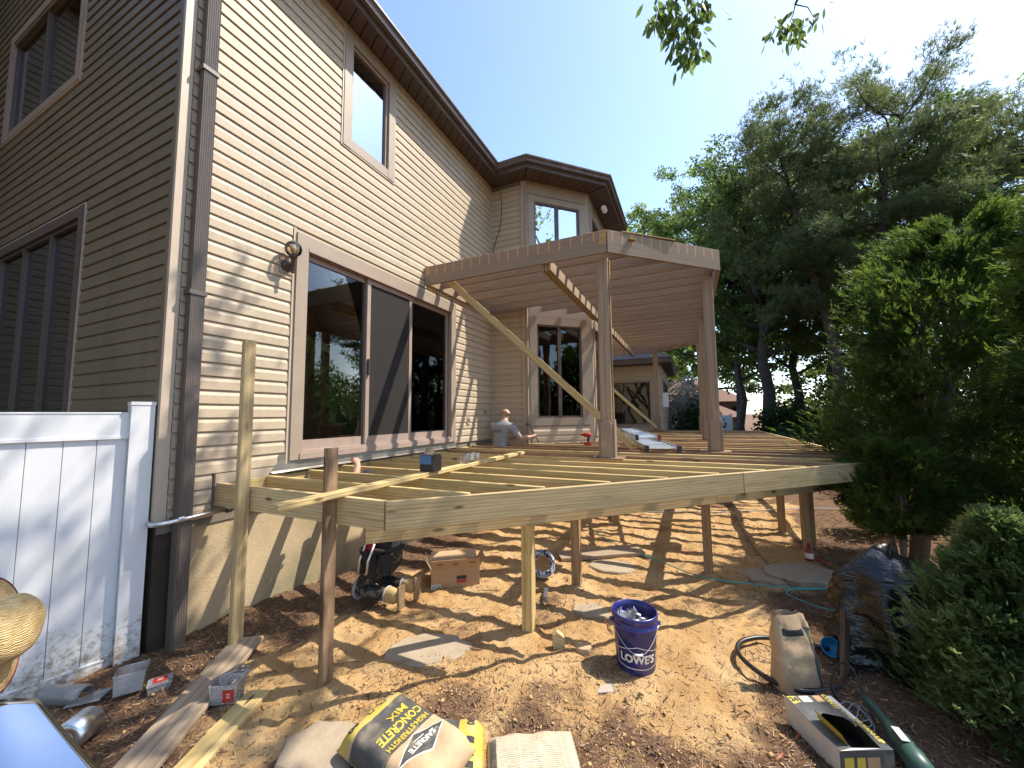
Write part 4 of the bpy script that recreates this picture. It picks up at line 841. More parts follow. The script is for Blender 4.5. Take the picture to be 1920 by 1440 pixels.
def man_kneeling():
    t = thing('person', 'kneeling worker in black and camo with tan boots under the deck frame', 'person', (.85, 1.40, 0)); g0 = .03
    c = Vector((.72, 1.36, 0))   # faces the wall (-x)
    P = lambda bk, sd, h: (c.x + bk, c.y + sd, h)   # bk: behind him (+x), sd: +y
    J = {'pelvis': (P(.17, .0, .40), (.145, .145), None), 'waist': (P(.13, 0, .56), (.13, .13), 'pelvis'), 'chest': (P(.06, -.03, .80), (.145, .14), 'waist'), 'upchest': (P(.03, -.06, .95), (.115, .115), 'chest'),
         'neck': (P(.0, -.08, 1.045), .055, 'upchest'), 'headl': (P(-.02, -.09, 1.12), .075, 'neck'), 'headm': (P(-.02, -.10, 1.20), (.082, .088), 'headl'), 'headt': (P(-.01, -.10, 1.25), .06, 'headm'), 'nose': (P(-.12, -.10, 1.15), .014, 'headl')}
    for sd, n in ((-1, 'N'), (1, 'F')):
        J['ear' + n] = (P(-.01, -.11 + sd * .092, 1.14), .014, 'headm')
        J['sh' + n] = (P(.03, -.06 + sd * .16, .96), .07, 'upchest')
        J['hip' + n] = (P(.16, sd * .10, .34), .105, 'pelvis'); J['kn' + n] = (P(-.10, sd * .13, .12), .078, 'hip' + n); J['cf' + n] = (P(.12, sd * .12, .105), .062, 'kn' + n); J['ank' + n] = (P(.29, sd * .11 + .02, .10), .055, 'cf' + n); J['heel' + n] = (P(.365, sd * .11 + .02, .17), .05, 'ank' + n); J['toe' + n] = (P(.37, sd * .12 + .02, .045), .045, 'ank' + n)
    J['elN'] = (P(-.10, -.20, 1.10), .05, 'shN'); J['wrN'] = (P(-.16, -.10, 1.26), .033, 'elN'); fingers(J, 'N', 'wrN', P(-.19, -.09, 1.315), (-.75, .1, .5), (0.1, 0, -1), .9)
    J['elF'] = (P(-.16, .10, .86), .05, 'shF'); J['wrF'] = (P(-.32, .05, 1.0), .033, 'elF'); fingers(J, 'F', 'wrF', P(-.37, .04, 1.04), (-.8, 0, .5), (0, 0, -1), .7)
    def rule(p):
        q = p - c
        if p.z > 1.06 and q.y > -.22 and q.x > -.13: return 5 if p.z > 1.13 and q.x > -.075 else 0
        if p.z > 1.12: return 0
        if q.x < -.25: return 0
        if q.x > .235 and p.z < .26: return 3
        return 2 if p.z < .50 else 1
    body('body', J, ['skin', 'shirt_black', 'camo', 'boot_tan', 'sole', 'hair_dark'], rule, t)
    for sd in (-1, 1):
        m = MB(); m.obox(P(.405, sd * .115 + .02, .105), (1, 0, .1), (0, 1, 0), (0, 0, 1), .010, .043, .10); m.build('boot_sole', 'bark_light_sole', t)
        m = MB(); m.tube([P(.245, sd * .11 + .02 + .062 * math.cos(a), .105 + .062 * math.sin(a)) for a in np.linspace(0, 2 * math.pi, 17)], .012, 6); m.build('boot_collar', 'pad_grey', t, True)
    for sd in (-1, 1):
        m = MB(); m.tube([P(-.06, sd * .13 + .086 * math.cos(a), .125 + .086 * math.sin(a)) for a in np.linspace(0, 2 * math.pi, 17)], .016, 6); m.build('knee_pad', 'pad_grey', t, True)
    # tool belt with pouches
    m = MB(); m.tube([P(.15 + .15 * math.cos(a), -.01 + .152 * math.sin(a), .50) for a in np.linspace(0, 2 * math.pi, 21)], .026, 6); m.build('tool_belt', 'shirt_black', t, True)
    def pouch(c_, w_, h_, dp, mt):
        c_ = Vector(c_); m = MB(); m.grid(lambda a, b: (c_.x + (a - .5) * w_ * (1 - .25 * (1 - b)), c_.y - dp * math.sin(math.pi * a) * (.55 + .45 * b), c_.z + h_ * (b - 1)), 10, 5); m.box((c_.x - w_ * .45, c_.y, c_.z - h_), (c_.x + w_ * .45, c_.y + .01, c_.z)); return m.build('pouch', mt, t)
    pouch(P(.07, -.165, .52), .21, .26, .09, 'shirt_black'); pouch(P(.26, -.15, .50), .13, .2, .06, 'shirt_black')
    m = MB(); m.obox(P(.10, -.185, .57), (1, 0, .12), (0, 1, 0), (0, 0, 1), .055, .008, .075); m.build('red_pocket', 'tool_red', t)
    for dx in (.055, .155):
        m = MB(); m.tube([P(dx + .02, -.20, .58), P(dx, -.255, .44), P(dx - .004, -.265, .33), P(dx - .03, -.26, .32)], .011, 6); m.build('tool_handle', 'galvanised', t, True)
man_kneeling()

def straw_mat():
    m, t, b, o, N, L = new_mat('straw'); tc = N('ShaderNodeTexCoord'); wv = N('ShaderNodeTexWave', wave_type='BANDS', bands_direction='Z'); wv.inputs['Scale'].default_value = 46; wv.inputs['Distortion'].default_value = 7; wv.inputs['Detail'].default_value = 3; L(tc.outputs['Object'], wv.inputs['Vector'])
    n = N('ShaderNodeTexNoise'); n.inputs['Scale'].default_value = 40; L(tc.outputs['Object'], n.inputs['Vector'])
    r = ramp(N, [(.1, (.32, .20, .07)), (.6, (.55, .385, .17)), (.95, (.66, .50, .26))]); ad = N('ShaderNodeMath', operation='MULTIPLY_ADD'); L(wv.outputs['Fac'], ad.inputs[0]); ad.inputs[1].default_value = .28; L(n.outputs[0], ad.inputs[2]); sb = N('ShaderNodeMath', operation='SUBTRACT'); L(ad.outputs[0], sb.inputs[0]); sb.inputs[1].default_value = .1; L(sb.outputs[0], r.inputs[0]); L(r.outputs[0], b.inputs['Base Color']); b.inputs['Roughness'].default_value = .8
    bp = N('ShaderNodeBump'); bp.inputs['Strength'].default_value = .7; bp.inputs['Distance'].default_value = .004; L(wv.outputs['Fac'], bp.inputs['Height']); L(bp.outputs[0], b.inputs['Normal'])
straw_mat()
def hat_and_wearer():
    # crouching worker beside the camera, head bowed: only hat and shoulder come into view
    HC = Vector((1.50, -1.155, 1.055)); ax = Vector((.62, .50, .28)).normalized()   # crown axis
    t = thing('straw_hat', 'torn straw hat worn by the crouching worker at the fence', 'hat', HC)
    m = MB(); q = Vector((0, 0, 1)).rotation_difference(ax)
    prof = [(.098, 0), (.099, .03), (.094, .07), (.080, .10), (.045, .118), (0, .122)]; seg = 40; rows = []
    def pt(r, z, a, lump=1):
        r2 = r * (1 + .12 * math.cos(2 * a)) * (1 + .02 * math.sin(5 * a + z * 30)); return HC + q @ Vector((r2 * math.cos(a), r2 * math.sin(a), z))
    zz = [0, .015, .03, .045, .06, .075, .09, .103, .113, .119, .122]; rr = [.098, .0985, .099, .098, .096, .093, .087, .076, .056, .03, .002]
    vs = [pt(r, z, 2 * math.pi * k / seg) for r, z in zip(rr, zz) for k in range(seg)]
    fs = []
    cdv = Vector((.93, -.2, .31)); pd = (cdv - ax * cdv.dot(ax)).normalized(); h1 = HC + ax * .055 + pd * .072 + Vector((-.02, 0, .055)); h2 = HC + ax * .075 + pd * .085 + Vector((0, .0, -.03))
    for i in range(len(zz) - 1):
        for k in range(seg):
            f_ = (i * seg + k, i * seg + (k + 1) % seg, (i + 1) * seg + (k + 1) % seg, (i + 1) * seg + k)
            c_ = sum((vs[j] for j in f_), Vector()) / 4
            if (c_ - h1).length < .026 or (c_ - h2).length < .014: continue   # torn holes
            fs.append(f_)
    m.add(vs, fs); cr = m.build('crown', 'straw', t, True)
    m = MB(); n2 = 48; br = []
    for j, (r, z) in enumerate(((.098, .0), (.125, -.006), (.155, -.016), (.182, -.03))):
        for k in range(n2):
            a = 2 * math.pi * k / n2; w_ = .022 * (j / 3) * math.sin(2 * a + .8); r2 = r * (1 + .10 * math.cos(2 * a) * (1 - j * .1)); br.append(HC + q @ Vector((r2 * math.cos(a), r2 * math.sin(a), z + w_)))
    m.add(br, [(j * n2 + k, j * n2 + (k + 1) % n2, (j + 1) * n2 + (k + 1) % n2, (j + 1) * n2 + k) for j in range(3) for k in range(n2)]); m.build('brim', 'straw', t, True)
    m = MB(); m.tube([br[3 * n2 + k] for k in range(n2)] + [br[3 * n2]], .003, 5); m.build('brim_edge', 'shirt_maroon', t)
    m = MB(); m.lathe([(.0965, .004), (.0975, .016), (.096, .016)], (0, 0, 0), 40)
    m.v = [tuple(HC + q @ Vector((x * (1.12 if True else 1), y * .88, z))) for x, y, z in m.v]; m.build('band', 'shirt_black', t)
    p = thing('person', 'crouching worker in a maroon shirt under the straw hat', 'person', (1.0, -1.6, 0))
    hd = HC - ax * .02; bk = -ax
    J = {'pelvis': ((.98, -1.72, .34), (.15, .15), None), 'waist': ((1.05, -1.66, .52), .14, 'pelvis'), 'chest': ((1.16, -1.52, .76), (.155, .15), 'waist'), 'upchest': ((1.24, -1.42, .90), .12, 'chest'), 'neck': ((1.32, -1.33, .96), .06, 'upchest'),
         'headl': (tuple(HC - ax * .10), .08, 'neck'), 'headm': (tuple(HC - ax * .03), .085, 'headl'), 'headt': (tuple(HC + ax * .035), .06, 'headm'), 'nose': (tuple(HC - ax * .10 + Vector((.07, .03, -.085))), .013, 'headl')}
    for sd, n in ((-1, 'L'), (1, 'R')):
        s = Vector((-.62, .78, 0)) * sd
        o = Vector((1.22, -1.42, .89)) + s * .155; J['sh' + n] = (tuple(o), .072, 'upchest'); e = o + Vector((.10, .05, -.26)); J['el' + n] = (tuple(e), .05, 'sh' + n); w_ = e + Vector((.15, .12, -.10)); J['wr' + n] = (tuple(w_), .033, 'el' + n)
        fingers(J, n, 'wr' + n, w_ + Vector((.05, .04, -.03)), (.7, .6, -.3), (0, 0, -1), .8)
        h = Vector((.99, -1.72, .30)) + s * .1; J['hip' + n] = (tuple(h), .10, 'pelvis'); k = h + Vector((.34, .22, .10)); J['kn' + n] = (tuple(k), .068, 'hip' + n); a = k + Vector((-.12, -.1, -.36)); J['ank' + n] = (tuple(a), .045, 'kn' + n); J['toe' + n] = (tuple(a + Vector((.12, .1, -.03))), .038, 'ank' + n)
    def rule(c_):
        if (c_ - Vector((1.22, -1.42, .9))).length > .42 and c_.z < .5: return 2
        if (c_ - HC).length < .13: return 3
        if c_.z > .97 or (c_ - HC).length < .22: return 0
        return 1
    body('body', J, ['skin', 'shirt_maroon', 'trousers_dark', 'hair_dark'], rule, p)
hat_and_wearer()
# ------------------------------------------------------------------ bags, bucket, boxes and other things on the ground
plain('kraft', (.47, .32, .185), .8, .14, 8, .35, 26); plain('bag_yellow', (.50, .36, .06), .65, .14, 10, .3, 26, dirt=((.45, .345, .2), .5, 9)); plain('bag_grey', (.07, .068, .064), .65, .25, 10, .3, 26, dirt=((.24, .195, .14), .52, 8)); plain('ink_yellow', (.56, .42, .05), .6, .15, 30, dirt=((.30, .24, .10), .6, 30)); plain('ink_white', (.72, .68, .6), .6, .12, 30); plain('ink_black', (.03, .03, .03), .7, .2, 30)
class Bag:
    """a filled paper bag lying flat: r along the reading direction, u towards the top of the print"""
    def __init__(s, name, label, B, rd, ud, W, H, T, z0, seed, strip=.11, panel=.36, cat='bag', mats=('kraft', 'bag_yellow', 'bag_grey'), sag=0):
        s.B = Vector((*B, z0)); s.r = Vector((*rd, 0)).normalized(); s.u = Vector((*ud, 0)).normalized(); s.W, s.H, s.T, s.sd, s.sag = W, H, T, seed, sag
        s.t = thing(name, label, cat, s.B + s.r * (W / 2) + s.u * (H / 2)); nr, nu = 34, 52; m = MB()
        us = [H * i / nu for i in range(nu + 1)]
        vs = [s.at(W * j / nr, u) for u in us for j in range(nr + 1)]; m.add(vs, [])
        for i in range(nu):
            uc = (us[i] + us[i + 1]) / 2; m.cur = 1 if uc < strip else (2 if uc < panel else 0); fs = [(i * (nr + 1) + j, i * (nr + 1) + j + 1, (i + 1) * (nr + 1) + j + 1, (i + 1) * (nr + 1) + j) for j in range(nr)]
            m.f += fs; m.mi += [m.cur] * nr
        m.cur = 0; n0 = len(m.v)
        low = [s.B + s.r * (W * (.5 + .97 * (j / nr - .5))) + s.u * (H * (.5 + .97 * (i / nu - .5))) + Vector((0, 0, .0)) for i in range(nu + 1) for j in range(nr + 1)]
        m.v += [tuple(p) for p in low]; g = lambda i, j: i * (nr + 1) + j
        ring = [(0, j) for j in range(nr)] + [(i, nr) for i in range(nu)] + [(nu, j) for j in range(nr, 0, -1)] + [(i, 0) for i in range(nu, 0, -1)]
        for k in range(len(ring)):
            a, b = g(*ring[k]), g(*ring[(k + 1) % len(ring)]); m.f.append((a, n0 + a, n0 + b, b)); m.mi.append(0)
        s.body = m.build('sack', list(mats), s.t, True)
    def zt(s, r, u):
        a, b = abs(2 * r / s.W - 1), abs(2 * u / s.H - 1); z = s.T * (1 - min(1, a) ** 9) ** .7 * (1 - min(1, b) ** 10) ** .7
        wr = (float(vnoise(r * 13 + s.sd, u * 13)) - .5) * .020 + (float(vnoise(r * 50 + s.sd, u * 34, 3)) - .5) * .005
        return max(.012, z + wr * (1 - a ** 4)) - s.sag * (1 - b) * 0
    def at(s, r, u, e=0): return s.B + s.r * r + s.u * u + Vector((0, 0, s.zt(r, u) + e))
    def text(s, txt, size, r, u, mat, bold=.0015, name='lettering', sx=1.0, e=.0022):
        v, f = text_mesh(txt, size, bold); m = MB(); m.add([s.at(min(s.W - .004, max(.004, r + p.x * sx)), u + p.y, e) for p in v], f); return m.build(name, mat, s.t)
    def patch(s, pts, mat, name='print', e=.0012):
        # convex polygon of (r,u) laid on the paper as a fan of strips
        c = (sum(p[0] for p in pts) / len(pts), sum(p[1] for p in pts) / len(pts)); m = MB(); n = 10; K = len(pts); per = 10
        ring = [(pts[k][0] + (pts[(k + 1) % K][0] - pts[k][0]) * q / per, pts[k][1] + (pts[(k + 1) % K][1] - pts[k][1]) * q / per) for k in range(K) for q in range(per)]
        vs = [s.at(c[0] + (p[0] - c[0]) * i / n, c[1] + (p[1] - c[1]) * i / n, e) for i in range(1, n + 1) for p in ring] + [s.at(*c, e)]; q = len(ring); C0 = n * q
        fs = [(C0, k, (k + 1) % q) for k in range(q)] + [(i * q + k, (i + 1) * q + k, (i + 1) * q + (k + 1) % q, i * q + (k + 1) % q) for i in range(n - 1) for k in range(q)]
        m.add(vs, fs); return m.build(name, mat, s.t)
b1 = Bag('concrete_bag', 'full bag of concrete mix with dark print panel lying on top', (1.945, .265), (-.06, -1), (1, -.18), .395, .62, .112, .085, 3)
b1.text('HIGH-STRENGTH', .044, .198, .325, 'ink_yellow', .0014, sx=.80); b1.text('CONCRETE', .066, .195, .262, 'ink_yellow', .0022, sx=.82); b1.text('MIX', .068, .155, .192, 'ink_yellow', .0018)
b1.text('80', .055, .335, .055, 'ink_black', .0015)
for k, r in enumerate((.05, .13, .21)): b1.patch([(r, .035), (r + .035, .035), (r + .035, .075), (r, .075)], 'ink_black'); b1.patch([(r + .006, .042), (r + .029, .042), (r + .029, .068), (r + .006, .068)], 'bag_yellow', e=.002)
dm = lambda w_, h_: [(.20 - w_, .432), (.20, .432 - h_), (.20 + w_, .432), (.20, .432 + h_)]
b1.patch(dm(.165, .075), 'ink_white'); b1.patch(dm(.152, .068), 'bag_grey', e=.002); b1.text('SAKRETE', .042, .20, .432, 'ink_white', .0015, e=.0035, sx=1.02); b1.patch([(.165, .401), (.235, .401), (.235, .406), (.165, .406)], 'ink_white', e=.0035)
b2 = Bag('concrete_bag', 'yellow ended bag of concrete mix lying beneath the dark printed one', (2.47, .40), (.47, -.88), (-.88, -.47), .40, .58, .10, .0, 9, strip=.13, panel=.4)
b2.text('80', .06, .06, .07, 'ink_black', .0015)
for r in (.16, .23, .3): b2.patch([(r, .05), (r + .04, .05), (r + .04, .09), (r, .09)], 'ink_black')
def lined_paper():
    m, t, b, o, N, L = new_mat('printed_paper'); tc = N('ShaderNodeTexCoord'); mp = N('ShaderNodeMapping'); mp.inputs['Rotation'].default_value = (0, 0, -.51); L(tc.outputs['Object'], mp.inputs['Vector'])
    br = N('ShaderNodeTexBrick'); br.inputs['Scale'].default_value = 1; br.inputs['Mortar Size'].default_value = .0035; br.inputs['Brick Width'].default_value = .11; br.inputs['Row Height'].default_value = .011; br.offset = .0; br.inputs['Color1'].default_value = (.20, .17, .13, 1); br.inputs['Color2'].default_value = (.30, .25, .19, 1); br.inputs['Mortar'].default_value = (.53, .44, .31, 1); L(mp.outputs[0], br.inputs['Vector'])
    n = N('ShaderNodeTexNoise'); n.inputs['Scale'].default_value = 60; L(tc.outputs['Object'], n.inputs['Vector']); r = ramp(N, [(.56, (0, 0, 0)), (.64, (1, 1, 1))]); L(n.outputs[0], r.inputs[0])
    mx = N('ShaderNodeMixRGB'); L(r.outputs[0], mx.inputs[0]); L(br.outputs[0], mx.inputs[1]); mx.inputs[2].default_value = (.50, .41, .29, 1); L(mx.outputs[0], b.inputs['Base Color']); b.inputs['Roughness'].default_value = .8
lined_paper()
b3 = Bag('concrete_bag', 'flattened empty paper bag printed with grey columns of small text', (2.515, .345), (.87, .49), (.49, -.87), .46, .56, .05, .0, 15, strip=0, panel=0, mats=('printed_paper', 'bag_yellow', 'bag_grey'))
b3.patch([(.012, .06), (.045, .06), (.045, .5), (.012, .5)], 'bag_grey'); 

# blue bucket
plain('bucket_blue', (.024, .026, .17), .34, .12, 4, spec=.6, dirt=((.12, .11, .17), .6, 9))
def bucket():
    bx, by = 3.17, 1.335; bz = G(bx, by) - .01; t = thing('bucket', 'blue plastic bucket with white lettering standing on the sand', 'bucket', (bx, by, bz)); C_ = Vector((bx, by, bz))
    pr = [(.128, 0), (.131, .004), (.147, .285), (.156, .287), (.156, .30), (.149, .303), (.150, .335), (.158, .337), (.158, .362), (.154, .372), (.149, .37), (.146, .33), (.126, .012), (0, .010)]
    m = MB(); m.lathe(pr, C_, 44); m.build('pail', 'bucket_blue', t, True)
    cd = math.atan2(-1.62 - by, 3.59 - bx) + .10
    def onb(x, z, e=.0012): a = cd + x / .14; r = .131 + (z - .004) / .281 * .016 + e; return C_ + Vector((r * math.cos(a), r * math.sin(a), z))
    v, f = text_mesh("LOWE'S", .072, .003); m = MB(); m.add([onb(p.x * 1.0, .105 + p.y) for p in v], f); m.build('lettering', 'ink_white', t)
    def outline(pts, wd):
        m = MB(); n = len(pts)
        for k in range(n):
            a, b = Vector(pts[k]), Vector(pts[(k + 1) % n]); L_ = (b - a).length; d = (b - a) / L_; nn = Vector((-d.y, d.x)) * wd / 2; st = max(1, int(L_ / .02))
            for q in range(st):
                p, r = a + d * (L_ * q / st), a + d * (L_ * (q + 1) / st); m.add([onb(*(p - nn)), onb(*(r - nn)), onb(*(r + nn)), onb(*(p + nn))], [(0, 1, 2, 3)])
        return m.build('logo_outline', 'ink_white', t)
    outline([(-.15, .055), (-.07, .045), (.07, .045), (.15, .055), (.15, .155), (.125, .155), (.0, .19), (-.125, .155), (-.15, .155)], .005)
    # wire handle hanging in front
    A = cd + math.pi / 2; h0 = C_ + Vector((.162 * math.cos(A), .162 * math.sin(A), .295)); h1 = C_ + Vector((-.162 * math.cos(A), -.162 * math.sin(A), .295)); fw = Vector((math.cos(cd), math.sin(cd), 0))
    pts = [h0.lerp(h1, s) + fw * (.175 * math.sin(math.pi * s) ** .8) - Vector((0, 0, .135 * math.sin(math.pi * s) ** .8)) for s in np.linspace(0, 1, 25)]
    m = MB(); m.tube(pts, .0025, 6); hd = m.build('handle', 'galvanised', t, True)
    m = MB(); m.tube(pts[10:15], .008, 8); m.build('grip', 'white_vinyl', hd, True)
    for h in (h0, h1): m = MB(); m.lathe([(.014, -.012), (.014, .012)], h, 10, (math.cos(A), math.sin(A), 0)); m.build('lug', 'bucket_blue', t)
    m = MB(); m.lathe([(.14, .30), (.1, .30), (0, .30)], C_, 20)
    for k in range(5):
        a = cd + math.pi + .5 + .45 * k; p = C_ + Vector((.06 * math.cos(a), .06 * math.sin(a), .29 + .012 * k)); u = Vector((math.cos(a * 3), math.sin(a * 3), .3)).normalized(); v_ = u.orthogonal().normalized(); w_ = u.cross(v_); m = MB()
        m.obox(p, u, v_, w_, .05, .03, .0015); m.obox(p + u * .05 + w_ * .03, u, v_, w_, .0015, .03, .03); m.obox(p - u * .05 + w_ * .03, u, v_, w_, .0015, .03, .03); o = m.build('joist_hanger', 'galvanised'); tag(o, 'galvanised joist hanger inside the blue bucket', 'hanger', 'hangers in the bucket')
    for k in range(5):
        p = C_ + fw * .03 + Vector((.05 * math.cos(k * 1.3), .05 * math.sin(k * 1.3), .305)); m = MB(); m.lathe([(.012, -.03), (.013, .02), (.018, .022), (.018, .03), (0, .032)], p, 10, (.2 * math.sin(k), .3 * math.cos(k), 1)); o = m.build('plastic_plug', 'white_vinyl', None, True); tag(o, 'white plastic plug inside the blue bucket', 'plug', 'white plugs in the bucket')
    m = MB(); m.lathe([(0, .25), (.14, .25), (.14, .27), (0, .28)], C_, 16); o = m.build('bracket_pile', 'galvanised'); tag(o, 'layer of metal brackets filling the blue bucket', 'brackets', kind='stuff')
bucket()

# planks lying on the mulch
def plank(name, label, p0, p1, wd, th, mt, z0, z1, cat='plank'):
    o = board(name, (*p0, z0), (*p1, z1), wd, th, mt, None); return tag(o, label, cat)
plank('plank', 'grey brown plank with nails on it lying on the mulch', (.50, .30), (1.10, -.62), .215, .026, 'plank_grey', G(.5, .3) + .03, .05)
plank('plank', 'pale new plank lying beside the grey brown plank', (1.06, .03), (1.33, -.56), .135, .032, 'lumber_new', .035, .035)
def nails():
    rng = np.random.default_rng(5); m = MB()
    for k in range(90):
        x, y = .80 + rng.normal(0, .045), .02 + rng.normal(0, .045); a = rng.uniform(0, 6.28); z = .072 + abs(rng.normal(0, .008)); d = Vector((math.cos(a), math.sin(a), rng.normal(0, .15))) * .036
        m.tube([Vector((x, y, z)) - d, Vector((x, y, z)) + d], .0018, 5)
    o = m.build('nails', 'galvanised'); tag(o, 'heap of loose nails spilled on the grey brown plank', 'nails', kind='stuff')
nails()
def bin_(label, c, sz, yaw, mats=True, lidd=False, red=True, fill=False, tilt=0):
    t = thing('plastic_bin', label, 'bin', c); C_ = Vector(c); u = Vector((math.cos(yaw), math.sin(yaw), 0)); v = Vector((-u.y, u.x, 0)); up = (Vector((0, 0, 1)) + u * tilt).normalized(); th = .0018; a, b, h = sz
    def P(x, y, z): k = .88 + .12 * z / h; return C_ + u * (x * k) + v * (y * k) + up * z
    m = MB(); n = 14
    ring = lambda z, e: [P(*q, z) for q in ((-a / 2 + e, -b / 2 + e), (a / 2 - e, -b / 2 + e), (a / 2 - e, b / 2 - e), (-a / 2 + e, b / 2 - e))]
    vs = ring(0, 0) + ring(h, 0) + ring(h, th) + ring(th, th); m.add(vs, [(3, 2, 1, 0), (0, 1, 5, 4), (1, 2, 6, 5), (2, 3, 7, 6), (3, 0, 4, 7), (4, 5, 9, 8), (5, 6, 10, 9), (6, 7, 11, 10), (7, 4, 8, 11), (8, 9, 13, 12), (9, 10, 14, 13), (10, 11, 15, 14), (11, 8, 12, 15), (12, 13, 14, 15)])
    m.build('tub', 'clear_plastic', t)
    m = MB(); m.tube([P(*q, h) for q in ((-a / 2, -b / 2), (a / 2, -b / 2), (a / 2, b / 2), (-a / 2, b / 2), (-a / 2, -b / 2))], .003, 6); m.build('rim', 'clear_plastic', t)
    if lidd: m = MB(); m.obox(C_ + up * (h + .004), u, v, up, a / 2, b / 2, .004); m.build('lid', 'clear_plastic', t)
    if red:
        pos = C_ + up * (h + .0095) if lidd else P(a * .2, -b / 2 - .0015, h * .45); m = MB()
        if lidd: m.obox(pos, u, v, up, a * .28, b * .36, .0008)
        else: m.obox(pos, u, v, up, a * .2, .0008, h * .32)
        lb = m.build('label', 'tool_red', t)
        tv, tf = [], []; m = MB()
        for k in range(3):
            n_ = len(tv); y_ = (.010 - .010 * k); w_ = .016 - .004 * (k % 2); tv += [Vector((-w_, y_, 0)), Vector((w_, y_, 0)), Vector((w_, y_ + .004, 0)), Vector((-w_, y_ + .004, 0))]; tf.append((n_, n_ + 1, n_ + 2, n_ + 3))
        if lidd: m.add([pos + up * .0014 + u * p.x + v * p.y for p in tv], tf)
        else: m.add([pos - v * .0014 + u * p.x * .7 + up * p.y for p in tv], tf)
        m.build('lettering', 'ink_white', lb)
    if fill:
        m = MB(); rng = np.random.default_rng(8)
        for k in range(60):
            q = C_ + u * rng.uniform(-a * .36, a * .36) + v * rng.uniform(-b * .36, b * .36) + up * rng.uniform(.01, h * .6); d = Vector(rng.normal(0, 1, 3)) ; d.z *= .3; d = d.normalized() * .03; m.tube([q - d, q + d], .0018, 5)
        o = m.build('nails', 'galvanised'); tag(o, 'nails filling the open plastic tub on the plank', 'nails', kind='stuff')
bin_('clear tub with red label holding nails on the plank', (.97, -.10, .052), (.16, .11, .11), .55, fill=True)
bin_('empty clear tub tilted on the mulch without a label', (.30, -.30, .05), (.15, .12, .12), 1.0, red=False, tilt=.06)
bin_('small closed clear tub with red label on its lid', (.45, -.21, .03), (.12, .09, .055), 1.1, lidd=True)
m = MB(); m.obox((.17, -.44, .05), (.8, .6, .1), (-.6, .8, 0), (0, 0, 1), .085, .055, .002); m.tube([Vector((.17, -.44, .05)) + Vector(q) for q in ((-.10, -.007, 0), (.035, .095, .012), (.10, .007, .01), (-.035, -.095, -.01), (-.10, -.007, 0))], .003, 5); o = m.build('tub_lid', 'clear_plastic'); tag(o, 'loose clear plastic lid lying by the empty tub', 'lid')
# aluminium sheet held at the camera side, clear jar and metal roll on the ground
m = MB(); a, b, c, d = Vector((1.622, -1.063, .846)), Vector((2.0, -.97, .64)), Vector((1.53, -1.26, .86)), Vector((1.80, -1.30, .70))
m.grid(lambda s, t: a.lerp(b, s).lerp(c.lerp(d, s), t) + Vector((0, 0, .03 * math.sin(t * 3) - .02 * math.sin(s * 2.5))), 16, 12); n0 = len(m.v)
o = m.build('metal_sheet', 'sheet_metal', None, True); tag(o, 'sheet of bright aluminium trim held by the crouching worker', 'sheet')
sol = o.modifiers.new('thickness', 'SOLIDIFY'); sol.thickness = .0015
m = MB(); q = Vector((.02, -.50, .06)); ax = Vector((.75, .35, .0)).normalized(); m.lathe([(.052, -.13), (.055, -.12), (.055, .11), (.048, .13), (.046, .13), (.052, .108), (.052, -.118), (0, -.122)], q, 24, tuple(ax)); o = m.build('plastic_jar', 'clear_plastic', None, True); tag(o, 'clear plastic jar lying on its side at the fence foot', 'jar')
m = MB(); m.lathe([(.04, -.08), (.075, -.08), (.076, .08), (.04, .08), (.04, -.08)], (.52, -.60, .08), 28, (.6, -.75, .1)); o = m.build('flashing_roll', 'aluminium', None, True); tag(o, 'small roll of aluminium flashing lying on the mulch', 'roll')

# stepping stones, rocks, scraps
plain('flagstone', (.34, .27, .185), .9, .14, 7, .4, 40, dirt=((.32, .24, .15), .55, 5))
def stone(name, label, x, y, rx, ry, h, seed, rot=0, cat='stone', mat='flagstone', z=None):
    rng = np.random.default_rng(seed); n = 22; m = MB(); z0 = (G(x, y) if z is None else z) - .02; ca, sa = math.cos(rot), math.sin(rot); rr = 1 + .10 * np.sin(np.arange(n) * 2.1 + seed) * rng.random(n) + rng.normal(0, .03, n)
    P = lambda k, s, zz: (x + (rx * rr[k] * s * math.cos(2 * math.pi * k / n)) * ca - (ry * rr[k] * s * math.sin(2 * math.pi * k / n)) * sa, y + (rx * rr[k] * s * math.cos(2 * math.pi * k / n)) * sa + (ry * rr[k] * s * math.sin(2 * math.pi * k / n)) * ca, zz)
    vs = [P(k, s, z0 + zz) for s, zz in ((1, 0), (1.0, h * .8), (.95, h), (.5, h + .002)) for k in range(n)] + [(x, y, z0 + h + .003)]
    m.add(vs, [(i * n + k, i * n + (k + 1) % n, (i + 1) * n + (k + 1) % n, (i + 1) * n + k) for i in range(3) for k in range(n)] + [(3 * n + k, 3 * n + (k + 1) % n, 4 * n) for k in range(n)]); o = m.build(name, mat); return tag(o, label, cat)
stone('stepping_stone', 'large rounded stepping stone half buried near the short dark stake', 1.74, .86, .31, .20, .055, 1, .5)
stone('stepping_stone', 'pale stepping stone beside the red bottle', 4.62, 3.55, .38, .26, .06, 2, .3)
stone('stepping_stone', 'stepping stone lying left of the stone by the bottle', 4.28, 3.42, .26, .2, .06, 5, .3)
stone('stepping_stone', 'grey stepping stone under the deck beyond the brown post', 2.72, 3.02, .28, .18, .05, 3, .2)
stone('stepping_stone', 'flat stone slab under the edge of the concrete bag', 1.80, -.10, .22, .18, .055, 4, .2)
stone('stepping_stone', 'broken sandy slab behind the bucket', 2.72, 2.0, .2, .13, .045, 14, .4)
stone('rock', 'angular tan rock beside the wood offcut', 2.79, 1.36, .06, .05, .075, 6, .3, 'rock', 'kraft')
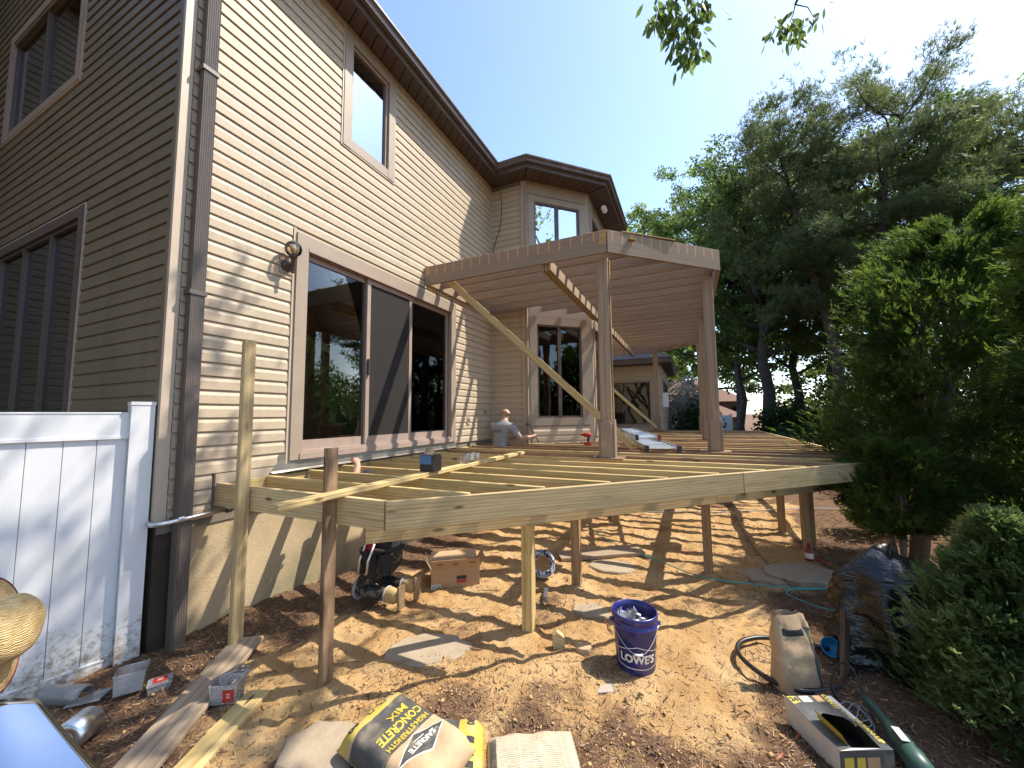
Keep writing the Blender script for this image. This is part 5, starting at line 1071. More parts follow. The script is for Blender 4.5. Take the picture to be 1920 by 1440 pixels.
def ground_slab(label, p0, p1, wd, mt): return tag(board('slab_board', (*p0, G(*p0) + .03), (*p1, G(*p1) + .03), wd, .04, mt, None), label, 'board')
ground_slab('flat board lying on the sand under the deck beams', (2.05, 3.05), (2.95, 3.62), .26, 'plank_grey')
m = MB(); m.extr([(2.58, 1.27, -.02), (2.66, 1.30, -.02), (2.66, 1.30, .075), (2.61, 1.28, .115), (2.58, 1.27, .085)], (-.025, .05, 0)); o = m.build('wood_offcut', 'lumber_green'); tag(o, 'short pale offcut of lumber stuck in the sand', 'offcut')
t = thing('plastic_packet', 'small flat clear packet lying in front of the bucket', 'packet', (3.02, 1.0, .02)); z_ = G(3.02, 1.0) + .014
m = MB(); m.obox((3.02, 1.0, z_), (.9, .43, .05), (-.43, .9, 0), (0, 0, 1), .055, .045, .006); m.build('shell', 'clear_plastic', t); m = MB(); m.obox((3.02, 1.0, z_ + .001), (.9, .43, .05), (-.43, .9, 0), (0, 0, 1), .048, .038, .002); m.build('card', 'kraft', t)
m = MB(); p0, p1 = Vector((2.22, 2.12, .04)), Vector((2.30, 1.86, .035))
for k in range(9): q = p0.lerp(p1, k / 8); m.obox(q, (.3, -.95, 0), (.95, .3, 0), (0, 0, 1), .017, .016 if k % 2 else .024, .0015)
o = m.build('strap_plate', 'galvanised'); tag(o, 'perforated metal strap lying on the sand under the beam', 'strap')
# small offcuts and sticks lying about
for k, (x, y, a, l) in enumerate(((1.35, 1.15, .5, .22), (1.95, 1.05, .3, .18), (2.05, 1.0, .2, .22), (1.62, 1.3, 1.0, .16), (2.9, 1.75, 2.2, .2), (.7, .55, .3, .15), (3.4, .55, 2.0, .12), (3.75, 1.1, .8, .14), (3.0, 2.45, .2, .25), (1.7, 1.95, .4, .2))):
    d = Vector((math.cos(a), math.sin(a), 0)) * l / 2; c_ = Vector((x, y, G(x, y) + .012)); m = MB(); m.tube([c_ - d, c_ + Vector((.01, -.008, .006)), c_ + d], [.004, .006, .003], 5); o = m.build('twig', 'lumber_old'); tag(o, 'dry twig lying on the sandy soil', 'twig', 'twigs on the soil')

# cardboard carton under the deck
def carton():
    u = Vector((.80, .60, 0)); v = Vector((-.60, .80, 0)); up = Vector((0, 0, 1)); t = thing('cardboard_box', 'open brown cardboard box on the sand behind the kneeling worker', 'box', (1.25, 2.0, 0)); C_ = Vector((1.30, 1.90, G(1.3, 1.9) - .005)); a, b, h, th = .50, .26, .20, .004
    plain('cardboard', (.42, .26, .135), .85, .1, 8, .15, 30); plain('cardboard_in', (.48, .32, .18), .85, .1, 8)
    m = MB(); c = C_ + u * 0 + v * (b / 2)
    for (p, q, hx, hy) in ((c - v * (b / 2), 0, a / 2, th), (c + v * (b / 2), 0, a / 2, th)): m.obox(p + up * (h / 2), u, v, up, hx, th / 2, h / 2)
    for s in (-1, 1): m.obox(c + u * (s * (a / 2)) + up * (h / 2), u, v, up, th / 2, b / 2, h / 2)
    m.obox(c + up * .004, u, v, up, a / 2, b / 2, .003); m.build('shell', 'cardboard', t)
    m = MB(); fu = (up * .85 - v * .45).normalized(); m.obox(c - v * (b / 2 + .003) + up * h + fu * .062, u, fu, fu.cross(u), a / 2, .06, .002); fl = m.build('flap', 'cardboard', t)
    m = MB(); fu2 = (up * .5 + v * .9).normalized(); m.obox(c + v * (b / 2) + up * h + fu2 * .062, u, fu2, fu2.cross(u), a / 2, .06, .002); m.build('flap', 'cardboard_in', t)
    for s in (-1, 1): f3 = (up * .9 + u * (s * .5)).normalized(); m = MB(); m.obox(c + u * (s * a / 2) + up * h + f3 * .06, v, f3, f3.cross(v), b / 2, .058, .002); m.build('flap', 'cardboard_in', t)
    def pr(x, z, w_, h_, mt, nm='print'): m = MB(); m.obox(c - v * (b / 2 + th / 2 + .0012) + u * x + up * z, u, v, up, w_ / 2, .0006, h_ / 2); return m.build(nm, mt, t)
    pr(.06, .105, .10, .035, 'ink_black'); pr(.06, .068, .10, .03, 'tool_red'); pr(-.20, .03, .10, .05, 'ink_white')
    for k in range(6): pr(-.235 + .014 * k, .03, .005 + .003 * (k % 2), .04, 'ink_black')
    for x, nl in ((-.17, 2), (.0, 3), (.17, 2)):
        tv, tf = [], []; m = MB()
        for k in range(nl):
            n_ = len(tv); y_ = .012 - .014 * k; w_ = .035 - .008 * (k % 2); tv += [Vector((-w_, y_, 0)), Vector((w_, y_, 0)), Vector((w_, y_ + .006, 0)), Vector((-w_, y_ + .006, 0))]; tf.append((n_, n_ + 1, n_ + 2, n_ + 3))
        o0 = c - v * (b / 2 + .003) + up * h + fu * .062 + u * x - fu.cross(u) * 0; nn = fu.cross(u).normalized(); nn = nn if nn.dot(-v) > 0 else -nn; m.add([o0 + u * p.x + fu * p.y + nn * .0034 for p in tv], tf); m.build('flap_print', 'ink_black', t)
carton()
# coil of patterned hose cover hung low behind the new post
def coil():
    m, t, b, o, N, L = new_mat('coil_sleeve'); tc = N('ShaderNodeTexCoord'); n = N('ShaderNodeTexNoise'); n.inputs['Scale'].default_value = 38; n.inputs['Detail'].default_value = 2; L(tc.outputs['Object'], n.inputs['Vector']); r = ramp(N, [(.45, (.02, .025, .07)), (.5, (.5, .52, .58))]); r.color_ramp.interpolation = 'CONSTANT'; L(n.outputs[0], r.inputs[0]); L(r.outputs[0], b.inputs['Base Color']); b.inputs['Roughness'].default_value = .7
    C_ = Vector((2.07, 2.42, .15)); th = thing('cable_coil', 'coil of blue and white cable behind the new deck post', 'coil', C_)
    u = Vector((.92, .38, 0)); v = Vector((-.2, .48, .85)).normalized()
    for k in range(5):
        m = MB(); rr = .105 + .012 * (k % 3); m.tube([C_ + u * (rr * math.cos(a)) + v * (rr * math.sin(a)) + u.cross(v) * (.02 * (k - 2)) for a in np.linspace(0, 2 * math.pi, 29)], .017, 7, cap=False); m.build('loop', 'coil_sleeve', th, True)
coil()
# standing crumpled paper bag
def paper_bag():
    t = thing('paper_bag', 'half empty crumpled paper bag standing on the soil by the hose', 'bag', (4.13, 1.53, 0)); C_ = Vector((4.14, 1.52, G(4.14, 1.52) - .01)); fu = Vector((.55, -.42, 0)).normalized(); u = Vector((.84, .54, 0)); v = Vector((-u.y, u.x, 0)); m = MB(); n = 48; K = 22; H = .43
    ring = []
    for j in range(K + 1):
        s = j / K
        for k in range(n):
            a = 2 * math.pi * k / n; cx, cy = math.cos(a), math.sin(a); e = .5; sx = math.copysign(abs(cx) ** e, cx); sy = math.copysign(abs(cy) ** e, cy)
            hx = .145 * (1 - .28 * s ** 1.5); hy = .085 * (1 - .66 * s ** 1.2)
            w_ = (float(vnoise(cx * 2.2 + 3, s * 6 + cy * 2, 2)) - .5) * .022 * (.3 + s) + (float(vnoise(cx * 3 + cy * 2, s * 30 + cx * 4, 4)) - .5) * .007
            top = H * (1 - .16 * max(0, math.sin(a * 1.0 + .6)) * (s > .9)); ring.append(C_ + u * (sx * (hx + w_)) + v * (sy * (hy + w_)) + Vector((0, 0, s * (H + .04 * (float(vnoise(cx * 2, cy + 7, 9)) - .5) * s))) + v * (.05 * s * s))
    m.add(ring, [])
    for j in range(K):
        for k in range(n):
            a = 360 * (k + .5) / n; s = (j + .5) / K; m.cur = 1 if (296 < a < 340 and .06 < s < .80) else (2 if (230 < a < 285 and .72 < s < .8) else 0)
            m.f.append((j * n + k, j * n + (k + 1) % n, (j + 1) * n + (k + 1) % n, (j + 1) * n + k)); m.mi.append(m.cur)
    m.build('sack', ['kraft', 'bag_grey', 'ink_black'], t, True)
    tv, tf = text_mesh('CONCRETE MIX', .045, .001); m = MB(); aa = -2 * math.pi * 42 / 360
    def at(s, da):
        a = (aa + da) % (2 * math.pi); j = min(K - 1, max(0, int(s * K))); k = int(a / (2 * math.pi) * n); fr = s * K - j; fk = a / (2 * math.pi) * n - k
        P = lambda jj, kk: ring[jj * n + kk % n]
        p = (P(j, k) * (1 - fk) + P(j, k + 1) * fk) * (1 - fr) + (P(j + 1, k) * (1 - fk) + P(j + 1, k + 1) * fk) * fr; d = (p - C_); d.z = 0; return p + d.normalized() * .004
    m.add([at(.44 + p.x / H * .9, -p.y * 7) for p in tv], tf); m.build('lettering', 'ink_yellow', t)
paper_bag()
# torn-open carton of contractor bags
def bag_carton():
    C_ = Vector((4.205, 1.02, .02)); u = Vector((.90, .43, 0)).normalized(); v = Vector((-u.y, u.x, 0)); up = Vector((0, 0, 1)); t = thing('bag_carton', 'torn black and yellow carton of clean-up bags on the mulch', 'carton', C_); a, b, h = .26, .36, .13
    P = lambda x, y, z: C_ + u * x + v * y + up * z
    plain('carton_photo', (.10, .10, .10), .35, .6, 9); plain('carton_side', (.55, .52, .47), .5, .2, 6)
    m = MB(); m.add([P(-a / 2, -b / 2, 0), P(a / 2, -b / 2, 0), P(a / 2, b / 2, 0), P(-a / 2, b / 2, 0), P(-a / 2, -b / 2, h), P(a / 2, -b / 2, h), P(a / 2, b / 2, h), P(-a / 2, b / 2, h)], [(3, 2, 1, 0), (1, 2, 6, 5), (2, 3, 7, 6)]); m.build('shell', 'carton_photo', t)
    m = MB(); m.add([P(-a / 2 - .001, b / 2, 0), P(-a / 2 - .001, -b / 2, 0), P(-a / 2 - .001, -b / 2, h), P(-a / 2 - .001, b / 2, h)], [(0, 1, 2, 3)]); m.build('side_panel', 'carton_side', t)
    m = MB(); m.add([P(-a / 2, -b / 2 - .001, 0), P(a / 2, -b / 2 - .001, 0), P(a / 2, -b / 2 - .001, h), P(-a / 2, -b / 2 - .001, h)], [(0, 1, 2, 3)]); m.build('front_panel', 'bag_grey', t)
    hole = [(-.06, -.17), (.075, -.175), (.09, -.05), (.06, .015), (-.02, .045), (-.075, .02), (-.07, -.08)]; o_ = [(-a / 2, -b / 2), (a / 2, -b / 2), (a / 2, .0), (a / 2, b / 2), (-a / 2, b / 2), (-a / 2, .06), (-a / 2, -.08)]
    m = MB(); m.add([P(*p, h) for p in o_] + [P(*p, h + .004) for p in hole], [(k, (k + 1) % 7, 7 + (k + 1) % 7, 7 + k) for k in range(7)]); m.build('top_panel', 'carton_photo', t)
    m = MB(); m.obox(P(0, -.06, .02), u, v, up, .10, .11, .015); m.build('folded_bags', 'black_plastic', t)
    m = MB(); m.add([P(-.065, -.16, h + .004), P(-.075, .0, h + .004), P(-.10, .01, h + .055), P(-.09, -.15, h + .05)], [(0, 1, 2, 3)]); m.build('torn_flap', 'ink_yellow', t)
    def tx(s_, sz, x, y, rot, mt, z=h + .0025, e=.002):
        tv, tf = text_mesh(s_, sz, e); c, s = math.cos(rot), math.sin(rot); m = MB(); m.add([P(x + p.x * c - p.y * s, y + p.x * s + p.y * c, z) for p in tv], tf); m.build('lettering', mt, t)
    def pq(x0, x1, y_0, y1, mt, z=h + .0015): m = MB(); m.add([P(x0, y_0, z), P(x1, y_0, z), P(x1, y1, z), P(x0, y1, z)], [(0, 1, 2, 3)]); m.build('print', mt, t)
    pq(-.125, -.075, .12, .175, 'ink_yellow'); tx('24', .042, -.10, .15, 0, 'ink_black'); pq(-.06, -.005, .07, .175, 'carton_side'); pq(.02, .062, .10, .175, 'cardboard'); pq(.095, .128, -.02, .17, 'carton_side')
    tx('CONTRACTOR', .032, .085, .07, -math.pi / 2 + .0, 'ink_yellow'); tx('CLEAN-UP', .032, .115, -.07, -math.pi / 2, 'ink_yellow')
    for (x0, x1, mt) in ((-.11, -.065, 'ink_yellow'), (-.05, -.01, 'ink_yellow'), (.0, .06, 'cardboard')): m = MB(); m.add([P(x0, -b / 2 - .002, .03), P(x1, -b / 2 - .002, .03), P(x1, -b / 2 - .002, .10), P(x0, -b / 2 - .002, .10)], [(0, 1, 2, 3)]); m.build('print', mt, t)
bag_carton()
# green power tool with cord
plain('tool_green', (.035, .085, .065), .4, .12)
t = thing('power_tool', 'dark green corded power tool lying on the mulch', 'tool', (4.48, 1.1, 0))
m = MB(); m.tube([(4.44, 1.40, .10), (4.45, 1.33, .10), (4.465, 1.24, .10), (4.475, 1.17, .095), (4.485, 1.09, .09), (4.50, .98, .085), (4.51, .88, .08)], [.018, .024, .022, .03, .048, .052, .05], 14); m.build('body', 'tool_green', t, True)
m = MB(); m.lathe([(.05, 0), (.055, .03), (.02, .035)], (4.515, .86, .08), 16, (.1, -1, 0)); m.build('gear_head', 'steel', t, True)
m = MB(); m.obox((4.478, 1.06, .142), (.1, -1, 0), (1, .1, 0), (0, .05, 1), .045, .016, .002); m.build('name_plate', 'ink_white', t)
wire('cord', [(4.44, 1.40, .10), (4.43, 1.52, .18), (4.38, 1.58, .16), (4.32, 1.52, .06), (4.34, 1.36, .03), (4.40, 1.26, .03), (4.36, 1.16, .03)], .006, 'black_plastic', t)
for k in range(3):
    c_ = wire('garden_wire', [(4.28 + .03 * k, 1.30 - .05 * k, .05), (4.36 + .03 * k, 1.38, .055), (4.42, 1.28 - .04 * k, .05), (4.36, 1.2 - .05 * k, .05), (4.50, 1.08, .04)], .003, 'pad_grey', None); tag(c_, 'loop of loose grey wire tangled beside the power tool', 'wire', 'loose wires by the power tool')
o = wire('corrugated_hose', [(4.44, 2.02, .03), (4.25, 2.03, .03), (4.02, 2.0, .03), (3.86, 1.86, .028), (3.84, 1.68, .028), (3.96, 1.49, .03), (4.12, 1.42, .03), (4.30, 1.50, .03), (4.42, 1.62, .03), (4.52, 1.8, .03)], .017, 'black_plastic', None); tag(o, 'thick black hose looped round the paper bag', 'hose')
plain('teal', (.06, .33, .30), .5, .15); plain('plastic_blue', (.01, .25, .5), .4, .1); plain('cord_orange', (.55, .13, .06), .6)
o = wire('air_hose', [(2.15, 4.3, .03), (2.6, 3.75, .03), (3.15, 3.35, .035), (3.62, 3.05, .03), (4.05, 3.02, .04), (4.42, 3.06, .05), (4.9, 3.2, .06), (5.2, 3.3, .06)], .007, 'teal', None); tag(o, 'teal air hose running across the sand to the tarp', 'hose')
o = wire('air_hose', [(5.1, 3.3, .06), (4.7, 3.14, .05), (4.42, 3.02, .045), (4.36, 2.9, .04), (4.55, 2.72, .04), (4.75, 2.66, .05)], .006, 'teal', None); tag(o, 'short teal hose doubling back in a loop at the tarp', 'hose')
o = wire('thin_cable', [(4.2, 7.4, .02), (4.22, 5.6, .02), (4.26, 4.3, .03), (4.40, 3.3, .03), (4.5, 2.9, .03)], .005, 'black_plastic', None); tag(o, 'thin dark cable running straight under the deck', 'cable')
o = wire('grey_hose', [(1.6, 5.3, .03), (2.5, 5.55, .03), (3.4, 5.9, .035), (4.2, 6.25, .03), (5.3, 6.95, .035), (6.2, 7.3, .03)], .010, 'pad_grey', None); tag(o, 'pale grey hose lying across the ground below the far joists', 'hose')
o = wire('orange_rope', [(3.9, .78, .03), (4.0, .95, .02), (4.07, 1.06, .03)], .007, 'cord_orange', None); tag(o, 'orange rope end beside the torn carton', 'rope')
m = MB(); m.lathe([(0, 0), (.05, .004), (.062, .03), (.064, .06), (.058, .06), (.055, .02), (0, .012)], (4.46, 2.03, .05), 20, (-.3, -.9, .3)); o = m.build('plastic_scoop', 'plastic_blue', None, True); tag(o, 'bright blue plastic scoop beside the leaning board', 'scoop')
# red chalk bottle at the foot of the double post
t = thing('chalk_bottle', 'dark red bottle with white label at the foot of a post', 'bottle', (4.80, 3.9, .0)); plain('bottle_red', (.20, .02, .03), .35, .15); z_ = G(4.79, 4.06)
m = MB(); m.lathe([(.038, 0), (.042, .01), (.042, .11), (.03, .14), (.016, .15), (.016, .17)], (4.79, 4.06, z_), 16); m.build('bottle', 'bottle_red', t, True)
m = MB(); m.lathe([(.0425, .03), (.0428, .031), (.0428, .09), (.0425, .091)], (4.79, 4.06, z_), 16); m.build('label', 'ink_white', t, True)
m = MB(); m.lathe([(.018, .17), (.016, .19), (.005, .21)], (4.79, 4.06, z_), 12); m.build('cap', 'bottle_red', t, True)
o = wire('red_strap', [(4.83, 4.06, .07), (4.9, 4.02, .05), (4.97, 3.98, .03)], .008, 'tool_red', None); tag(o, 'short red strap lying beside the chalk bottle', 'strap')
# heap wrapped in black plastic with a board leaning at its side
wood('lumber_dark', (.06, .035, .022), (.13, .08, .05), knots=False)
def tarp():
    m, t, b, o, N, L = new_mat('tarp_black'); b.inputs['Base Color'].default_value = (.012, .012, .013, 1); b.inputs['Roughness'].default_value = .22; b.inputs['Specular IOR Level'].default_value = .55
    tc = N('ShaderNodeTexCoord'); mp = N('ShaderNodeMapping'); mp.inputs['Scale'].default_value = (1, 1, 2.6); mp.inputs['Rotation'].default_value = (.4, .3, .5); L(tc.outputs['Object'], mp.inputs['Vector']); n = N('ShaderNodeTexNoise'); n.inputs['Scale'].default_value = 4.0; n.inputs['Detail'].default_value = 2.5; n.inputs['Distortion'].default_value = 2.2; L(mp.outputs[0], n.inputs['Vector'])
    bp = N('ShaderNodeBump'); bp.inputs['Strength'].default_value = .35; bp.inputs['Distance'].default_value = .05; L(n.outputs[0], bp.inputs['Height']); L(bp.outputs[0], b.inputs['Normal'])
    C_ = Vector((4.90, 2.22, 0)); u = Vector((.62, .78, 0)); v = Vector((-.78, .62, 0)); m = MB(); nu, nv = 64, 44
    def P(s, q):
        a = 2 * math.pi * s; h = q; cx, cy = math.cos(a), math.sin(a); sx = math.copysign(abs(cx) ** .6, cx); sy = math.copysign(abs(cy) ** .6, cy)
        prof = (1 - h ** 5) ** .5 if h < 1 else 0; prof = max(.0, prof) * (1 + .12 * (1 - h))
        fold = .04 * math.sin(a * 7 + 5 * h + 2 * math.sin(a * 2)) * (1 - h) ** .5 + (float(vnoise(cx * 2.5 + 5, h * 5 + cy * 2.5, 4)) - .5) * .11 + (float(vnoise(cx * 3 + cy * 4, h * 14 + cx * 5, 5)) - .5) * .035
        return C_ + u * (sx * (.40 * prof + fold * prof)) + v * (sy * (.27 * prof + fold * prof)) + Vector((0, 0, .72 * h * (1 - .10 * math.cos(a)) + .02 * math.sin(a * 3) * h - .02))
    m.grid(P, nu, nv); o = m.build('tarp_bundle', 'tarp_black', None, True); tag(o, 'heap wrapped in glossy black plastic sheet behind the small conifer', 'tarp')
tarp()
o = board('board', (4.42, 1.66, -.02), (4.57, 2.08, .42), .075, .03, 'lumber_dark', None, up=(.75, -.3, .3)); tag(o, 'short brown board leaning on the black plastic heap', 'board')
# ------------------------------------------------------------------ vegetation
leafm('leaf_oak', (.045, .075, .020), (.105, .155, .045), .52); leafm('leaf_light', (.075, .115, .025), (.15, .205, .05), .52); leafm('leaf_dark', (.022, .042, .014), (.05, .08, .025), .42)
leafm('needle_pine', (.055, .075, .03), (.125, .15, .058), .42); leafm('spray_thuja', (.020, .045, .012), (.085, .125, .022), .5); leafm('spray_blue', (.055, .095, .03), (.15, .20, .07), .5); leafm('leaf_bright', (.12, .17, .02), (.22, .28, .035), .5); leafm('leaf_overhead', (.06, .10, .025), (.12, .17, .05), .55)
leafm('leaf_pale', (.22, .20, .16), (.42, .38, .32), .4)
plain('bark_pine', (.085, .062, .048), .95, .4, 9, .9, 22); plain('bark_oak', (.06, .05, .042), .95, .4, 8, .9, 24); plain('bark_light', (.16, .12, .085), .9, .3, 10, .6, 30)
def nrm_(a): return a / (np.linalg.norm(a, axis=-1, keepdims=True) + 1e-9)
def leaf_quads(p, rng, size, asp=.38, up=.5, droop=.25, along=None, jit=1.0):
    """one pointed leaf (rhombus) for every point of p"""
    n = len(p); a = rng.normal(0, jit, (n, 3)); a[:, 2] -= droop
    if along is not None: a += along * 1.4
    a = nrm_(a); s = nrm_(np.cross(a, rng.normal(0, .7, (n, 3)) + np.array([0, 0, up]))); l = size * rng.uniform(.6, 1.3, (n, 1))
    return np.stack([p, p + a * l * .45 + s * l * asp, p + a * l, p + a * l * .45 - s * l * asp], 1).reshape(-1, 3)
def limbs(trunk, rng, n, t0, R_, rise=(.15, .6), prof=None, seg=6, droop=.0, bend=.25):
    """branches leaving a trunk polyline; returns list of polylines"""
    T = np.array(trunk, float); cum = np.r_[0, np.cumsum(np.linalg.norm(np.diff(T, axis=0), axis=1))]; L = cum[-1]; out = []
    for k in range(n):
        t = t0 + (1 - t0) * ((k + rng.random() * .8) / n) ** .9; s = t * L; i = min(len(T) - 2, int(np.searchsorted(cum, s) - 1)); i = max(i, 0); b = T[i] + (T[i + 1] - T[i]) * ((s - cum[i]) / (cum[i + 1] - cum[i]))
        az = k * 2.399 + rng.normal(0, .3); el = rng.uniform(*rise) + .6 * max(0, t - .8) * 3; ln = R_ * (prof(t) if prof else (1 - .55 * t)) * rng.uniform(.75, 1.2); d = np.array([math.cos(az) * math.cos(el), math.sin(az) * math.cos(el), math.sin(el)]); p = b.copy(); pl = [b.copy()]
        for q in range(seg): d = nrm_(d + rng.normal(0, bend, 3) * .5 + np.array([0, 0, -droop])); p = p + d * ln / seg; pl.append(p.copy())
        out.append((np.array(pl), t))
    return out
def broadleaf(label, base, H, R_, seed, mat='leaf_oak', nl=26, nleaf=15000, size=.17, t0=.3, trunk_r=.2, lean=(0, 0), bark='bark_oak', group=None, cl=.5, name='oak_tree', wig=.11):
    rng = np.random.default_rng(seed); t = thing(name, label, 'tree', (*base, 0), group); x, y = base; N_ = 9
    tr = [(x + lean[0] * (k / N_) ** 1.3 + (rng.normal(0, wig) if 0 < k else 0), y + lean[1] * k / N_ + (rng.normal(0, wig) if k else 0), -.2 + (H * .92 + .2) * k / N_) for k in range(N_ + 1)]
    m = MB(); m.tube(tr, [trunk_r * (1.25 if k == 0 else 1 - .88 * k / N_) for k in range(N_ + 1)], 9)
    lb = limbs(tr, rng, nl, t0, R_, (.15, .75), lambda q: .55 + .75 * math.sin(math.pi * min(1, (q - t0) / (1 - t0) * .8 + .15))); pts = []; 
    for pl, q in lb:
        m.tube(pl, [trunk_r * .42 * (1 - .5 * q) * (1 - .85 * i / (len(pl) - 1)) for i in range(len(pl))], 5)
        for i in range(2, len(pl)):
            pts.append(pl[i]); 
            pts.append(pl[i] + rng.normal(0, R_ * .15, 3))
    m.build('trunk', bark, t, True)
    pts = np.array(pts); cr = rng.uniform(.45, 1.25, len(pts)); wt = cr ** 2; k = rng.choice(len(pts), nleaf, p=wt / wt.sum()); sub = pts[k] + nrm_(rng.normal(0, 1, (nleaf, 3))) * (rng.random((nleaf, 1)) ** .5) * (cl * cr[k])[:, None] * np.array([1, 1, .62])
    v = leaf_quads(sub, rng, size); np_obj('crown', v, np.arange(len(v)).reshape(-1, 4), mat, t); return t
GT = 'trees beyond the deck'
def pine(label, tr, R_, seed, nl=30, n=26000, t0=.35, r=.22):
    rng = np.random.default_rng(seed); t = thing('pine_tree', label, 'tree', tr[0]); N_ = len(tr); m = MB(); m.tube(tr, [r * (1.2 if k == 0 else 1 - .86 * k / (N_ - 1)) for k in range(N_)], 9)
    lb = limbs(tr, rng, nl, t0, R_, (-.05, .5), lambda q: .55 + .65 * math.sin(math.pi * min(1, (q - t0) / (1 - t0) * .85 + .1)), 7, -.03, .3); P_ = []; D_ = []
    for pl, q in lb:
        m.tube(pl, [r * .30 * (1 - .45 * q) * (1 - .85 * i / (len(pl) - 1)) for i in range(len(pl))], 5)
        for i in range(2, len(pl)):
            d = nrm_(pl[i] - pl[i - 1])
            for z in range(3):
                s = nrm_(np.cross(d, [0, 0, 1])) * rng.normal(0, R_ * .14); P_.append(pl[i] + s + d * rng.normal(0, .2) + np.array([0, 0, rng.normal(.08, .12)])); D_.append(nrm_(d + s * .7 + np.array([0, 0, .35])))
    m.build('trunk', 'bark_pine', t, True); P_ = np.array(P_); D_ = np.array(D_); k = rng.integers(0, len(P_), n // 7); tuft = P_[k] + rng.normal(0, 1, (len(k), 3)) * np.array([.20, .20, .09]); td = nrm_(D_[k] + rng.normal(0, .4, (len(k), 3)))
    p = np.repeat(tuft, 7, 0); a = nrm_(np.repeat(td, 7, 0) + rng.normal(0, .55, (len(p), 3))); s = nrm_(np.cross(a, rng.normal(0, 1, a.shape))); l = rng.uniform(.15, .27, (len(p), 1)); w_ = .011
    v = np.stack([p - s * w_ * .6, p + a * l * .5 - s * w_, p + a * l, p + a * l * .5 + s * w_], 1).reshape(-1, 3); np_obj('crown', v, np.arange(len(v)).reshape(-1, 4), 'needle_pine', t)
pine('pine with a curved trunk leaning toward the house beyond the deck', [(9.2, 17.4, -.2), (8.95, 17.2, 2.5), (8.8, 17.1, 4.5), (8.4, 16.8, 6.5), (7.75, 16.3, 8.6), (7.6, 16.1, 9.8), (7.4, 15.85, 11.0), (7.2, 15.6, 12.4)], 2.6, 31, 36, 66000, .42)
pine('tall straight pine with a crown combed toward the sunny side', [(10.4, 16.5, -.2), (10.2, 16.4, 3), (10.0, 16.3, 6), (10.2, 16.4, 7.6), (10.35, 16.4, 9), (10.5, 16.4, 10.6), (10.8, 16.45, 11.7), (11.4, 16.5, 13.2)], 2.8, 32, 36, 70000, .40)
pine('pine at the edge of the yard behind the tallest conifer', [(14.6, 17.6, -.2), (14.6, 17.6, 4), (14.8, 17.8, 7.5), (15.0, 18, 10), (15.1, 18.1, 11.8)], 2.7, 33, 30, 60000, .35)
broadleaf('oak with a thick dark trunk just past the deck corner', (6.95, 18.9), 14.0, 3.4, 41, 'leaf_oak', 30, 24000, size=.13, t0=.32, trunk_r=.30, lean=(-.5, -.3))
broadleaf('oak forking low behind the thick trunked one', (8.5, 21.8), 13.5, 3.4, 42, 'leaf_oak', 28, 20000, size=.14, t0=.28, trunk_r=.24, lean=(.3, 0))
broadleaf('leafy tree rising behind the roof of the bay', (1.2, 27.5), 16.0, 4.2, 43, 'leaf_light', 28, 22000, size=.18, t0=.28)
broadleaf('leafy tree beside the far pergola corner', (4.7, 24.2), 15.5, 3.9, 44, 'leaf_oak', 30, 24000, size=.16, t0=.22)
broadleaf('slim pale green tree between the oaks and the pergola', (6.2, 23.6), 15.0, 3.2, 45, 'leaf_light', 26, 18000, size=.15, t0=.3)
broadleaf('broad oak standing between the two pines', (11.2, 22.5), 15.2, 4.2, 46, 'leaf_oak', 30, 24000, size=.14, t0=.25)
broadleaf('light green tree behind the straight pine', (14.0, 23), 15.0, 4.4, 47, 'leaf_light', 28, 22000, size=.15, t0=.22)
broadleaf('tall slender oak reaching above the conifers at the yard edge', (14.2, 19.5), 13.0, 2.9, 48, 'leaf_oak', 28, 24000, size=.12, t0=.3)
broadleaf('wide oak shading the neighbour roof', (1.9, 40), 12.0, 5.0, 50, 'leaf_oak', 28, 13000, size=.27, t0=.15)
broadleaf('tree filling the gap behind the garden room', (.6, 34), 10.5, 4.5, 51, 'leaf_light', 24, 11000, size=.28, t0=.15)
broadleaf('full crowned oak filling the space left of the curved pine', (6.0, 21.0), 12.6, 3.0, 54, 'leaf_oak', 30, 24000, size=.14, t0=.30)
broadleaf('warm green oak between the curved pine and the straight one', (9.6, 20.2), 12.5, 3.2, 55, 'leaf_light', 30, 24000, size=.14, t0=.32)
broadleaf('oak behind the tall conifers at the side', (13.2, 17.8), 11.5, 3.2, 56, 'leaf_oak', 30, 24000, size=.13, t0=.25)
broadleaf('young tree far back between the oak trunks', (8.0, 27), 13.5, 4.0, 57, 'leaf_light', 28, 16000, size=.2, t0=.22)
def shrub(label, c, r, h, seed, mat, n=6000, size=.09, name='shrub', stems=5):
    rng = np.random.default_rng(seed); t = thing(name, label, 'shrub', (*c, 0)); m = MB(); x, y = c
    for k in range(stems):
        a = k * 2.4; m.tube([(x, y, -.1), (x + .3 * r * math.cos(a), y + .3 * r * math.sin(a), h * .45), (x + .6 * r * math.cos(a), y + .6 * r * math.sin(a), h * .85)], [.03 * h, .02 * h, .008], 5)
    m.build('stem', 'bark_light', t); d = nrm_(rng.normal(0, 1, (n, 3))); rad = rng.random((n, 1)) ** .35; lump = 1 + .28 * np.sin(d[:, :1] * 5 + seed) * np.sin(d[:, 1:2] * 6) + .12 * np.sin(d[:, 2:] * 9 + seed)
    p = np.array([x, y, h * .5]) + d * rad * lump * np.array([r, r, h * .5]); p[:, 2] = np.abs(p[:, 2]); v = leaf_quads(p, rng, size, along=d * .6); np_obj('foliage', v, np.arange(len(v)).reshape(-1, 4), mat, t)
